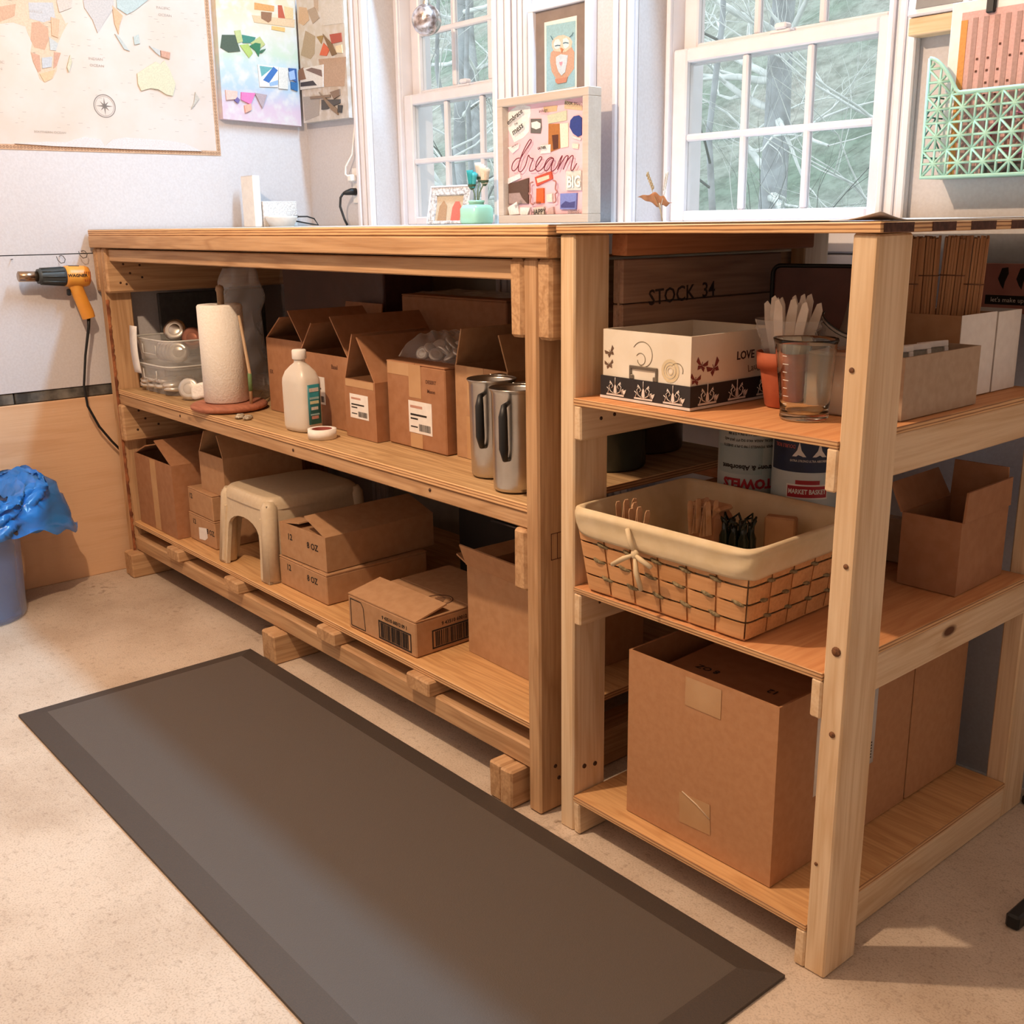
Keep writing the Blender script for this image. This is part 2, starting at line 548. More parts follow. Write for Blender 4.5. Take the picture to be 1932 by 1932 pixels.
# back wall with two window recesses
O1, O2 = (-2.431, -1.755), (-1.19, -0.470)
ZS, ZH = 1.182, 2.06
b = MB()
for x0, x1, z0, z1 in ((XL - .12, O1[0], 0, ZC), (O1[1], O2[0], 0, ZC), (O2[1], XR + .1, 0, ZC), (O1[0], O1[1], ZH, ZC), (O2[0], O2[1], ZH, ZC)):
    b.box(x0, x1, YB, YB + .13, z0, z1)
wb = tag(b.build('wall_back', M_WALL), kind='structure')
tag(MB().box(O1[0], O1[1], YB + .02, YB + .13, 0, ZS - .02).build('wall_back_infill', M_GREYWALL), kind='structure')
inf = tag(MB().box(O2[0], O2[1], YB + .10, YB + .13, 0, ZS - .02).build('wall_back_infill', M_TRIM), kind='structure')
for k in range(7):
    z1 = ZS - .022 - k * .052
    MB().cbox(O2[0] + .002, O2[1] - .002, YB + .075 + .004 * (k % 2), YB + .10, z1 - .049, z1, .004).build('apron_board', M_TRIM, inf)

tag(MB().cbox(O1[0], O1[1], .838, .95, ZS - .02, ZS, .003).build('trim_8', M_TRIM), kind='structure')
tag(MB().cbox(O2[0], -.66, .838, .95, ZS - .02, ZS, .003).build('trim_9', M_TRIM), kind='structure')  # sill part added at full depth to block lamp light falling behind the bench
tag(MB().cbox(-.66, O2[1], .905, .95, ZS - .02, ZS, .003).build('trim_10', M_TRIM), kind='structure')  # kept shallow so lamp light still reaches the apron boards
# fluted casings round the recesses
def casing(n, x0, x1, z0, z1, y=YB):
    w = x1 - x0
    t = tag(MB().cbox(x0, x1, y - .014, y, z0, z1, .003).build('trim_%d' % n, M_TRIM), kind='structure')
    for k, (a, c, p) in enumerate(((.0, .22, .010), (.34, .60, .006), (.74, 1.0, .009))):
        MB().cbox(x0 + w * a, x0 + w * c, y - .014 - p, y - .014, z0, z1, .003).build('bead', M_TRIM, t)
casing(1, -2.515, O1[0], 0, ZC)
casing(2, O1[1], -1.672, 0, ZC)
casing(3, -1.262, O2[0], 0, ZC)
casing(4, O2[1], -0.405, 0, ZC)
casing(5, -1.66, -1.60, 1.50, ZC)

def make_window(n, gx, o0, o1):
    w = bpy.data.objects.new('window_%d' % n, None); COL.objects.link(w)
    w.location = (gx + .275, YB + .1, ZS); tag(w, kind='structure')
    O = Vector(w.location)
    def part(bm, name, mat, par=w):
        ob = bm.build(name, mat)
        off = O if par is w else O + par.location
        for v in ob.data.vertices:
            v.co = v.co - off
        ob.parent = par
        return ob
    gx1 = gx + .548
    f = MB()
    f.cbox(o0, gx - .046, .94, 1.07, ZS, ZH, .003); f.cbox(gx1 + .046, o1, .94, 1.07, ZS, ZH, .003)
    f.cbox(o0, o1, .94, 1.07, ZH - .03, ZH, .003); f.cbox(o0, o1, .94, 1.09, ZS - .02, ZS + .004, .003)
    f.cbox(gx - .058, gx - .046, .93, .942, ZS, ZH, .002); f.cbox(gx1 + .046, gx1 + .058, .93, .942, ZS, ZH, .002)
    part(f, 'frame', M_VINYL)
    for nm, yy, z0, z1, b0, b1 in (('lower_sash', .945, 1.214, 1.583, .028, .034), ('upper_sash', .984, 1.632, 1.995, .05, .035)):
        s = MB()
        s.cbox(gx - .046, gx, yy, yy + .032, z0 - b0, z1 + b1, .004); s.cbox(gx1, gx1 + .046, yy, yy + .032, z0 - b0, z1 + b1, .004)
        s.cbox(gx, gx1, yy, yy + .032, z0 - b0, z0, .004); s.cbox(gx, gx1, yy, yy + .032, z1, z1 + b1, .004)
        so = part(s, nm, M_VINYL)
        xs = [gx, gx + .182 - .009, gx + .182 + .009, gx + .370 - .009, gx + .370 + .009, gx1]
        zm = (z0 + z1) / 2
        for k in (1, 3):
            part(MB().cbox(xs[k], xs[k + 1], yy + .006, yy + .026, z0, z1, .004), 'muntin', M_VINYL, so)
        part(MB().cbox(gx, gx1, yy + .004, yy + .024, zm - .009, zm + .009, .004), 'muntin', M_VINYL, so)
        for k in range(3):
            for z00, z11 in ((z0, zm - .009), (zm + .009, z1)):
                part(MB().box(xs[2 * k], xs[2 * k + 1], yy + .015, yy + .018, z00, z11), 'pane', M_GLASS, so)
    lk = MB().cbox(gx + .25, gx + .31, .95, .975, 1.617, 1.626, .003).cbox(gx + .268, gx + .302, .945, .972, 1.626, 1.640, .004)
    part(lk, 'sash_lock', M_VINYL)
    return w
make_window(1, -2.348, O1[0], O1[1])
make_window(2, -1.120, O2[0], O2[1])

# ------------------------------------------------------------------ ceiling lamps (the room's own light sources)
t = thing('tube_light_fixture', 'long white ceiling tube light fixture above the workbench', 'lamp', (-1.10, .70, ZC))
MB().cbox(-.82, .82, -.085, .085, -.05, 0, .006).build('housing', M_TRIM, t)
for s in (-1, 1):
    MB().cbox(.80 * s - .015, .80 * s + .015, -.085, .085, -.066, -.05, .004).build('end_cap', M_TRIM, t)
t = thing('ceiling_bulb', 'bare warm bulb hanging on a cord from the ceiling', 'lamp', (-.96, -.96, ZC))
MB().tube([(0, 0, -.01), (0, 0, -.62)], .004, 8).build('cord', M_TRIM, t)
MB().lathe([(0, -.60), (.014, -.60), (.02, -.61), (.02, -.645), (0, -.645)]).build('holder', M_TRIM, t)

# ------------------------------------------------------------------ rubber floor mat
M_RUBBER = simple('rubber_mat', '40301f', 0.70, c2='382a1c', scale=420.0, bump=0.12, spec=1.0, ior=1.5)
for _m in (M_RUBBER,):
    _b = [n for n in _m.node_tree.nodes if n.type == 'BSDF_PRINCIPLED'][0]
    _b.inputs['Sheen Weight'].default_value = 0.35; _b.inputs['Sheen Roughness'].default_value = 0.5
    _b.inputs['Sheen Tint'].default_value = (0.85, 0.80, 0.75, 1)
M_RUBBER2 = simple('rubber_mat_edge', '3d2d20', 0.70, c2='30241a', scale=420.0, bump=0.12, spec=.9, ior=1.5)
t = thing('floor_mat', 'long dark rubber anti-fatigue mat lying in front of the workbench', 'mat', (-.932, -.365, 0.0))
hx, hy = .927, .321
def _mat(b0, z0, b1, z1, m):
    bm = MB()
    a = lambda i, z: [(-hx + i, -hy + i, z), (hx - i, -hy + i, z), (hx - i, hy - i, z), (-hx + i, hy - i, z)]
    bm.add(a(b0, z0) + a(b1, z1), [(0, 1, 5, 4), (1, 2, 6, 5), (2, 3, 7, 6), (3, 0, 4, 7)])
    return bm
bm = MB(); a_ = .055
bm.add([(-hx + a_, -hy + a_, .017), (hx - a_, -hy + a_, .017), (hx - a_, hy - a_, .017), (-hx + a_, hy - a_, .017)], [(0, 1, 2, 3)])
bm.build('mat_surface', M_RUBBER, t)
e = _mat(0, .001, 0, .007, 0); e2 = _mat(0, .007, .055, .017, 0)
e.add(e2.v, e2.f)
e.add([(-hx, -hy, .001), (hx, -hy, .001), (hx, hy, .001), (-hx, hy, .001)], [(3, 2, 1, 0)])
e.build('bevelled_edge', M_RUBBER2, t)

# ------------------------------------------------------------------ left workbench
def board(name, par, x0, x1, y0, y1, z0, z1, mats, b=.0025, mz=None, rot=None):
    base = Vector(par.location)
    c = Vector(((x0 + x1) / 2, (y0 + y1) / 2, (z0 + z1) / 2))
    bm = MB().cbox(x0 - c.x, x1 - c.x, y0 - c.y, y1 - c.y, z0 - c.z, z1 - c.z, b, 0, None, mz, jit=.0008)
    o = bm.build(name, mats, par)
    o.location = c - base
    if rot: o.rotation_euler = rot
    return o
BZ = .661      # top of the middle shelf
B0 = .192      # top of the bottom shelf
wbn = thing('workbench', 'long rough wooden workbench with two shelves standing along the wall', 'workbench', (-1.72, .37, 0))
BXL, BXR = -2.862, -.592
tp = board('tabletop', wbn, BXL, BXR, -.022, .836, 1.167, 1.185, [M_PLYE, M_PLY], .0015, 1)
MB().cbox(BXL, BXR + .001, -.020, .836, 1.1852, 1.1872, .0006).build('white_sheet', M_SHEET).parent = tp
for ch in tp.children:
    ch.location = -Vector(wbn.location) - tp.location
board('front_rail', wbn, BXL, BXR, -.024, .065, 1.128, 1.166, A['x'])
board('front_rail', wbn, -2.758, -.713, 0.0, .089, 1.086, 1.124, A['x'])
for x in (-2.834, -.672):
    board('leg', wbn, x, x + .038, -.011, .078, 0, 1.127, A['z'], .004)
    board('leg', wbn, x, x + .038, .69, .779, 0, 1.165, R['z'], .004)
    for dx in (-.0385, .0385):
        if x + dx < -2.8 and dx < 0:
            board('cleat', wbn, x - .0365, x - .0005, -.012, .77, .985, 1.127, [A['y']], .006)
        else:
            board('cleat', wbn, x + dx, x + dx + .038, -.013, .77, .982, 1.127, [A['y']], .006)
for x in (-2.7955, -.7105):
    board('cleat', wbn, x, x + .038, -.012, .77, .482, .609, [A['y']], .006)
board('shelf_rail', wbn, -2.795, -.673, -.002, .087, .6095, .643, A['x'])
board('shelf_rail', wbn, -2.795, -.673, .60, .689, .6095, .643, R['x'])
board('shelf_board', wbn, -2.792, -.674, -.004, .688, .6435, BZ - .0015, [M_PLYE, M_PLYW], .0015, 1)
board('shelf_board', wbn, -2.795, -.674, .002, .74, .175, B0 - .0015, [M_PLYE, M_PLY], .0015, 1)
for x in (-2.474, -2.054, -1.511, -1.099):
    board('crosspiece', wbn, x, x + .090, -.020, .72, .137, .1745, A['y'], .004)
board('runner', wbn, -2.83, -.674, .0, .085, .086, .1365, A['x'], .004)
board('runner', wbn, -2.83, -.674, .55, .635, .086, .1365, A['x'], .004)
for x in (-2.818, -1.792, -.770):
    for k in (0, 1):
        board('floor_beam', wbn, x + .0395 * k, x + .0385 + .0395 * k, -.038 - .003 * k, .70, .0, .0855, A['y'], .004)
# waney bark left along the left leg
bk = MB()
_rb = random.Random(12); _bw = [_rb.uniform(.0045, .0075) for _ in range(142)]
def barkf(u, v):
    z = .03 + v * .93
    i_ = v * 140; w = _bw[int(i_)] * (1 - i_ % 1) + _bw[int(i_) + 1] * (i_ % 1)
    return (-2.7955 + u * 0.002, -.0118 + u * w * 1.6, z)
bk.surf(barkf, 4, 300)
bkobj = bk.build('bark_edge', M_BARK, wbn, solid=.002); bkobj.location = -Vector(wbn.location)
# lumber stamp on the right leg
ls = MB()
for x0, x1, z0, z1 in ((.020, .052, .550, .5512), (.020, .052, .603, .6042), (.020, .0212, .550, .604), (.036, .0372, .550, .604)):
    ls.box(-.6335, -.6330, x0, x1, z0, z1)
lo = ls.build('lumber_stamp', simple('stamp_ink', '5b2a1e', .8), wbn); lo.location = -Vector(wbn.location)
# screw heads
M_SCREW = simple('screw_hole', '4a2c1c', .6)
def dots(par, pts, face, r=.004, name='screw_hole'):
    """round recessed heads; face is 'x' (+x) or 'y' (-y)"""
    for (x, y, z) in pts:
        d = MB()
        M = (frame_right if face == 'x' else frame_front)(0, 0, 0)
        d.lathe([(0, .0006), (r, .0006), (r, -.001)], 10, M=M)
        o = d.build(name, M_SCREW, par); o.location = Vector((x, y, z)) - Vector(par.location)
dots(wbn, [(-2.7575, .045, 1.075), (-2.7575, .065, 1.045), (-2.7575, .05, 1.01), (-2.7575, .105, 1.03), (-2.7575, .03, 1.015), (-2.7575, .10, 1.07)], 'x')
dots(wbn, [(-2.757, .045, .585), (-2.757, .065, .555), (-2.757, .035, .52), (-2.757, .11, .53)], 'x')
dots(wbn, [(-.6335, .03, .10), (-.6335, .04, .07), (-.6335, .055, .05), (-.6335, .058, .085), (-.6335, .06, .035)], 'x', .0045)
dots(wbn, [(-1.60, -.0026, .628), (-2.3, -.0026, .63), (-1.0, -.0026, .63)], 'y', .004)

# ------------------------------------------------------------------ right shelf unit
UZ = (.083, .525, .884)
su = thing('shelf_unit', 'pale pine shelving stand with three shelves at the right end of the bench', 'shelf unit', (-.27, .38, 0))
UX0, UX1 = -.586, .038
board('post', su, -.586, -.548, 0, .089, 0, 1.1695, P['z'], .003)
board('post', su, 0, .038, 0, .089, 0, 1.1695, P['z'], .003)
board('post', su, -.586, -.548, .684, .773, 0, 1.1695, P['z'], .003)
board('post', su, -.040, -.002, .684, .773, 0, 1.1695, P['z'], .003)
board('tabletop', su, -.589, .045, -.006, .80, 1.170, 1.1845, [M_PLYE, M_PLY], .0015, 1)
board('side_rail', su, -.547, -.509, .09, .66, 1.131, 1.1695, R['y'])
for k, z in enumerate(UZ):
    board('shelf_board', su, -.5475, -.0005 if k == 2 else -.0005, -.002, .683, z - .0135, z - .0015, [M_PLYE, M_PLYR if k else M_PLY], .0012, 1)
    h = .064 if k else .0685
    board('cleat', su, -.5475, -.529, -.0015, .683, z - .0138 - h, z - .0138, P['y'], .003)
    board('cleat', su, -.0190, -.0005, -.0015, .683, z - .0138 - h, z - .0138, P['y'], .003)
dots(su, [(-.5285, .05, .842), (-.5285, .085, .845)], 'x', .0035)
dots(su, [(-.5285, .05, .485), (-.5285, .08, .488)], 'x', .0035)
dots(su, [(-.5475, .03, .135), (-.5475, .06, .13)], 'x', .005)
M_KNOT = simple('wood_knot', '8a5a34', .7, c2='5a3620', scale=300.0)
for x, z, r in ((.019, .565, .0075), (.022, .43, .005), (.012, .985, .004), (.025, .70, .004), (.010, .20, .003)):
    d = MB().lathe([(0, .0006), (r, .0006), (r * 1.05, -.0005)], 12, M=frame_front(x, -.0004, z))
    o = d.build('knot', M_KNOT, su); o.location = -Vector(su.location)
# dark end-grain blocks showing in the edge of the table top
for k, (a, c) in enumerate(((.0, .075), (.125, .19), (.235, .31), (.36, .42))):
    d = MB().box(.0448, .0462, a, c, 1.1712, 1.1838)
    o = d.build('core_block', simple('core_block_dark', '5a3a30', .85, c2='42281f', scale=120.0), su); o.location = -Vector(su.location)
# loose white sheet on the right top, its near corner curled up
def sheetf(u, v):
    x = -.583 + u * .625; y = .0 + v * .78
    d = math.hypot(x - .04, y - .0)
    lift = .011 * max(0, 1 - d / .06) ** 1.5
    return (x, y - .004 * (lift / .011), 1.1874 + lift + .0006 * math.sin(u * 17) * math.sin(v * 9))
s_ = MB().surf(sheetf, 48, 40).build('poster_sheet', M_SHEET, origin=(-.27, .39, 1.186), solid=.0012)
tag(s_, 'large white paper sheet covering the shelf unit top with one curled corner', 'paper')

# ------------------------------------------------------------------ cartons
M_CARD = simple('cardboard', 'b98e68', 0.8, c2='b0845e', scale=45.0, bump=0.05)
M_CARDR = simple('cardboard_red', 'a97855', 0.75, c2='9f6d4a', scale=40.0, bump=0.05)
M_CARDG = simple('cardboard_grey', 'b39a82', 0.8, c2='aa9078', scale=60.0)
M_CARDIN = simple('cardboard_inside', 'a87d59', 0.85, c2='9c7350', scale=40.0)
M_TAPE = simple('packing_tape', 'c39a70', 0.22, c2='bb9066', scale=12.0, spec=0.7)
M_INK = simple('black_ink', '2a211d', 0.8)
M_INKB = simple('brown_ink', '5f3a28', 0.8)
M_PAPER = simple('white_paper', 'efe9e2', 0.75, c2='e8e1da', scale=60.0)
M_FILM = thin_plastic('clear_film', 'e6e0da', clear=0.74, rough=0.12)
M_FILMC = thin_plastic('clear_film_thin', 'e8e4de', clear=0.80, rough=0.10)
M_TUB = thin_plastic('clear_tub', 'e4e2de', clear=0.80, rough=0.12)
M_STEEL = simple('brushed_steel', 'c9c4bc', 0.28, 1.0, c2='b9b2a8', scale=14.0)
M_TIN = simple('tin', 'cfc8be', 0.30, 1.0, c2='c2baae', scale=40.0)
M_BLACK = simple('black_plastic', '1d1c1c', 0.45)
M_SILVERLINE = simple('tape_crease', 'd9c0a2', 0.3)

def carton(name, label, x0, x1, y0, y1, z, h, rot=0.0, flaps=None, closed=None, mat=None, group=None, tape=True):
    """corrugated box; flaps maps side -> (angle from lying inwards, length)"""
    mat = mat or M_CARD
    w, d = x1 - x0, y1 - y0
    t = thing(name, label, 'box', ((x0 + x1) / 2, (y0 + y1) / 2, z), rot, group)
    k = .004
    hw, hd = w / 2, d / 2
    bm = MB()
    if closed:
        bm.cbox(-hw, hw, -hd, hd, 0, h - k, .003)
        bm.build('body', mat, t)
        if closed == 'x':       # two lid flaps meeting on a seam that runs along x
            MB().cbox(-hw, hw, -hd, -.001, h - k, h, .0015).build('lid_flap', mat, t)
            MB().cbox(-hw, hw, .001, hd, h - k, h, .0015).build('lid_flap', mat, t)
        else:
            MB().cbox(-hw, -.001, -hd, hd, h - k, h, .0015).build('lid_flap', mat, t)
            MB().cbox(.001, hw, -hd, hd, h - k, h, .0015).build('lid_flap', mat, t)
    else:
        bm.box(-hw, hw, -hd, -hd + k, 0, h); bm.box(-hw, hw, hd - k, hd, 0, h)
        bm.box(-hw, -hw + k, -hd + k, hd - k, 0, h); bm.box(hw - k, hw, -hd + k, hd - k, 0, h)
        bm.box(-hw + k, hw - k, -hd + k, hd - k, 0, k)
        bm.build('body', mat, t)
    for side, (ang, ln) in (flaps or {}).items():
        a = math.radians(ang)
        f = MB()
        L = w if side in ('front', 'back') else d
        f.poly([(-L / 2 + .001, 0), (L / 2 - .001, 0), (L / 2 - .005, ln), (-L / 2 + .005, ln)], k)
        base = {'front': (0, -hd, 0), 'back': (0, hd, PI), 'left': (-hw, 0, -PI / 2), 'right': (hw, 0, PI / 2)}[side]
        M = Matrix.Translation((base[0], base[1], h)) @ Matrix.Rotation(base[2], 4, 'Z') @ Matrix.Rotation(a, 4, 'X') @ Matrix.Translation((0, 0, -k if ang < 90 else 0))
        f2 = MB(); f2.add(f.v, f.f, 0, False, M)
        f2.build('flap', mat, t)
    return t

def ship_label(t, M, w, h):
    """white shipping label with printed lines and a bar code"""
    o = MB().box(-w / 2, w / 2, -h / 2, h / 2, 0, .0006, M=M).build('shipping_label', M_PAPER, t)
    pr = MB()
    pr.box(-w * .42, w * .1, h * .28, h * .36, .0006, .0009, M=M, m=1)
    pr.box(-w * .42, w * .28, h * .04, h * .10, .0006, .0009, M=M); pr.box(-w * .42, -w * .1, -.08 * h, -.03 * h, .0006, .0009, M=M)
    pr.box(-w * .42, -w * .12, -.33 * h, -.29 * h, .0006, .0009, M=M)
    rnd = random.Random(3)
    x = -.06 * w
    while x < .42 * w:
        bw = rnd.choice((.008, .014, .022)) * w
        pr.box(x, x + bw, -.42 * h, -.20 * h, .0006, .0009, M=M)
        x += bw + rnd.choice((.010, .018)) * w
    pr.build('label_print', [M_INK, simple('faded_red_ink', 'c79482', .8)], o)
    return o

def tape_strip(t, M, w, h, crease=True):
    o = MB().box(-w / 2, w / 2, -h / 2, h / 2, 0, .0005, M=M).build('packing_tape', M_TAPE, t)
    return o

def print_text(t, txt, size, M, mat=None, stretch=1.0):
    return lettering(txt, size, M, mat or M_INK, t, 'print', stretch, size * .018)

# --- middle shelf of the workbench, cartons from left to right
c = carton('carton', 'open carton leftmost in the middle shelf row, behind the spirit bottle', -2.035, -1.825, .17, .43, BZ, .215, 0, {'left': (38, .10), 'right': (46, .115), 'back': (100, .09)}, mat=M_CARDR)
ship_label(c, frame_front(.06, -.1302, .085), .06, .075); print_text(c, 'EX', .016, frame_front(-.085, -.1303, .115), M_INKB)
c = carton('carton', 'open carton with a tent of raised flaps right behind the spirit bottle', -1.805, -1.555, .15, .45, BZ, .195, 0, {'left': (53, .10), 'right': (49, .135)}, mat=M_CARDR)
ship_label(c, frame_front(-.045, -.1502, .095), .09, .075); print_text(c, 'Basal', .016, frame_front(.055, -.1503, .165), M_INKB)
c = carton('carton', 'small open carton with tall raised flaps and a bar code label', -1.530, -1.388, .12, .36, BZ, .150, 0, {'left': (72, .12), 'right': (53, .135)}, mat=M_CARDR)
ship_label(c, frame_front(-.005, -.1202, .082), .085, .062)
tape_strip(c, frame_front(0, -.1202, .140), .13, .018)
c = carton('carton', 'taped closed carton under the bag of lids', -1.378, -1.138, .15, .40, BZ, .207, 0, closed='y', mat=M_CARDR)
ship_label(c, frame_front(.018, -.1252, .078), .095, .078)
tape_strip(c, frame_front(.0, -.1252, .165), .05, .080); tape_strip(c, frame_front(-.07, -.1252, .19), .09, .03); tape_strip(c, frame_front(.0, -.1252, .02), .05, .035)
for k in range(2):
    print_text(c, ('DESERT', 'Mason')[k], .012, frame_front(.065, -.1253, .168 - .022 * k), M_INKB)
c = carton('carton', 'pale carton with tan tape and raised dark flaps behind the steel pitchers', -1.124, -.935, .170, .42, BZ, .215, 0, {'left': (78, .085), 'right': (66, .085), 'back': (95, .08)})
tape_strip(c, frame_front(-.02, -.1252, .17), .06, .09); tape_strip(c, frame_front(-.02, -.1252, .05), .07, .10)
c = carton('carton', 'big closed carton with shiny plastic on top at the back of the middle shelf', -1.76, -1.30, .47, .67, BZ, .335, .02, closed='x', mat=M_CARDR)
def crinkle(seed, amp):
    r = random.Random(seed)
    ks = [(r.uniform(5, 40), r.uniform(5, 40), r.uniform(0, 6), r.uniform(.3, 1)) for _ in range(7)]
    return lambda u, v: amp * sum(w * math.sin(a * u + b_ * v + p) for a, b_, p, w in ks) / 3
cf = crinkle(4, .004)
MB().surf(lambda u, v: (-.20 + u * .40, -.09 + v * .18, .3385 + abs(cf(u, v))), 24, 14).build('plastic_wrap', M_FILM, c)
M_DARKCARD = simple('dark_cardboard', '553229', .7, c2='492a22', scale=30.0)
c = carton('wrapped_carton', 'tall dark carton wrapped in crinkled clear film at the back of the middle shelf', -2.50, -1.88, .49, .67, BZ, .40, 0, closed='x', mat=M_DARKCARD)
cf2 = crinkle(9, .005)
MB().surf(lambda u, v: (-.312 + u * .624, -.0945 - abs(cf2(u * 1.6, v)), .004 + v * .40), 50, 30).build('plastic_wrap', thin_plastic('film_streaky', 'd8d0cc', clear=.955, rough=.12), c)

# --- clear nested tubs with lids
def tub(name, label, loc, w, d, h, rot, grp):
    t = thing(name, label, 'storage bin', loc, rot, grp)
    bm = MB()
    n = 24
    def ring(z, f):
        out = []
        for k in range(n):
            a = 2 * PI * (k + .5) / n
            ca, sa = math.cos(a), math.sin(a)
            out.append((math.copysign(abs(ca) ** .35, ca) * w / 2 * f, math.copysign(abs(sa) ** .35, sa) * d / 2 * f, z))
        return out
    prof = [(0, .001), (0, .86), (.01, .88), (h - .012, .97), (h - .012, 1.0), (h, 1.01), (h, .985), (h - .01, .965), (.012, .865), (.006, .001)]
    vs = [p for z, f in prof for p in ring(z, f)]
    fs = [(i * n + k, i * n + (k + 1) % n, (i + 1) * n + (k + 1) % n, (i + 1) * n + k) for i in range(len(prof) - 1) for k in range(n)]
    bm.add(vs, fs, 0, False)
    bm.build('tub_body', M_TUB, t)
    rim = MB().tube(ring(h - .003, 1.0), .003, 6, closed=True)
    rim.build('rim', simple('tub_rim', 'd9d6d0', .3), t)
    hd = MB().tube([(-.05, -d / 2 * .97 - .003, h - .02), (-.05, -d / 2 * .965 - .003, h - .05), (.05, -d / 2 * .965 - .003, h - .05), (.05, -d / 2 * .97 - .003, h - .02)], .0015, 6)
    hd.build('handle_rib', simple('tub_rim', 'd9d6d0', .3), t)
    return t
tl = tub('storage_tub', 'lower of two nested clear plastic tubs, full of small tins', (-2.615, .175, BZ), .30, .27, .098, .02, 'nested clear tubs')
tu = tub('storage_tub', 'upper of two nested clear plastic tubs with a paper tag and jar rings', (-2.615, .180, BZ + .082), .305, .27, .098, .02, 'nested clear tubs')
bm = MB().surf(lambda u, v: (-.105 + u * .058, -.1475 - .006 * math.sin(v * 3), -.02 + v * .155), 3, 12)
bm.build('paper_tag', M_PAPER, tu, solid=.0006)
def disc(name, label, loc, r, h, rot, mat, grp, cat='lid'):
    t = thing(name, label, cat, loc, group=grp, rot=rot)
    MB().lathe([(0, h), (r * .86, h), (r * .90, h * .86), (r, h * .8), (r, 0), (r * .93, 0), (r * .9, h * .7), (0, h * .7)], 22).build('lid_shell', mat, t)
    MB().lathe([(r * .80, h + .0004), (r * .72, h + .0012), (r * .5, h + .0004)], 22).build('lid_bead', mat, t)
    return t
rnd = random.Random(11)
M_TINW = simple('tin_white', 'dcd5cc', .35, .6, c2='cfc6bb', scale=30.0)
M_COPPER = simple('lid_copper', 'a06a55', .35, .8)
for k in range(16):
    disc('tin_lid', 'flat silver tin lying in the lower clear tub', (-2.71 + .063 * (k % 4) + rnd.uniform(-.006, .006), .075 + .064 * ((k // 4) % 3), BZ + .0135 + .016 * (k // 12) + .003 * (k % 3)), .030, .013, (rnd.uniform(-.15, .15), rnd.uniform(-.15, .15), 0), M_TINW, 'tins in the lower tub')
for k in range(5):
    disc('jar_ring', 'silver jar ring standing on edge in the upper clear tub', (-2.60 + .022 * k, .095 + .002 * k, BZ + .137), .034, .010, (PI / 2 - .25, .0, .9), M_TIN, 'rings in the upper tub')
disc('jar_ring', 'silver jar ring lying highest in the upper clear tub', (-2.655, .16, BZ + .193), .038, .014, (1.0, .2, .7), M_TIN, 'lids on the upper tub')
disc('jar_ring', 'copper coloured jar lid standing above the upper clear tub', (-2.545, .17, BZ + .175), .036, .010, (1.35, 0, .75), M_COPPER, 'lids on the upper tub')
disc('tin_lid', 'round silver tin standing on edge beside the clear tubs', (-2.385, .075, BZ + .035), .034, .014, (1.40, 0, .75), M_TINW, 'loose tins on the shelf')
disc('tin_lid', 'round silver tin half hidden behind the towel holder base', (-2.30, .14, BZ + .034), .033, .014, (1.45, 0, .55), M_TINW, 'loose tins on the shelf')

# dark slate panel behind the tubs
o = MB().cbox(-.008, .008, -.20, .20, 0, .312, .003).build('slate_panel', simple('slate', '3f3d3c', .7, c2='353332', scale=60.0), loc=(-2.781, .36, BZ + .001))
tag(o, 'plain dark slate board standing upright behind the clear tubs', 'board')

# clear bag standing behind the towel roll
cb = crinkle(21, .034)
def bagf(u, v):
    a = 2 * PI * u
    pinch = 1 - .42 * v ** 2 + .10 * math.sin(v * 9)
    rx, ry = .100 * pinch, .075 * pinch
    f = 1 + cb(u if u < .5 else 1 - u, v) * 7
    return (rx * math.cos(a) * f, ry * math.sin(a) * f, v * .40 + .004)
o = MB().surf(bagf, 44, 30, smooth=False, wrap=True).build('plastic_bag', thin_plastic('bag_film', 'e4ded8', clear=.76, rough=.10), loc=(-2.340, .250, BZ))
tag(o, 'tall crumpled clear plastic bag standing behind the paper towel roll', 'bag')

# paper towel holder and roll
M_HOLD = wood('holder_wood', 'b5745a', '8e5540', 'x', knots=False, ring=5.0)
TH = (-2.142, .088)
t = thing('towel_holder', 'turned wooden paper towel holder with a side arm', 'towel holder', (TH[0], TH[1], BZ))
MB().lathe([(0, 0), (.100, 0), (.112, .006), (.114, .014), (.106, .020), (.085, .022), (0, .022)], 36).build('base', M_HOLD, t)
MB().lathe([(0, .02), (.010, .02), (.010, .345), (.013, .350), (.010, .362), (0, .366)], 16).build('pole', simple('holder_pole', '9a7a5c', .5), t)
MB().tube([(.088, .028, .02), (.090, .030, .11), (.070, .02, .28)], [.005, .005, .004], 8).build('side_arm', simple('holder_arm', 'c8a784', .5), t)
MB().tube([(.089, .029, .06), (.0895, .0295, .11), (.089, .029, .115)], [.0065, .0065, .002], 8).build('arm_grip', simple('green_grip', '6d8a5a', .5), t)
M_TOWEL = simple('towel_paper', 'f7f1e8', .95, c2='f0e8dd', scale=190.0, bump=.22)
t = thing('paper_towel_roll', 'white paper towel roll standing on the wooden holder', 'paper roll', (TH[0] - .004, TH[1] - .004, BZ + .0225))
MB().lathe([(.020, .001), (.060, .001), (.0655, .004), (.0655, .282), (.062, .287), (.020, .287), (.020, .001)], 40).build('roll', M_TOWEL, t)
def tail(u, v):
    return (-.060 - .085 * u + .02 * u * u, -.030 - .025 * u, .0015 + .050 * (1 - .35 * u) * v + .020 * u * u * v + .004 * math.sin(6 * u))
MB().surf(tail, 12, 6).build('loose_sheet', M_TOWEL, t, solid=.0008)

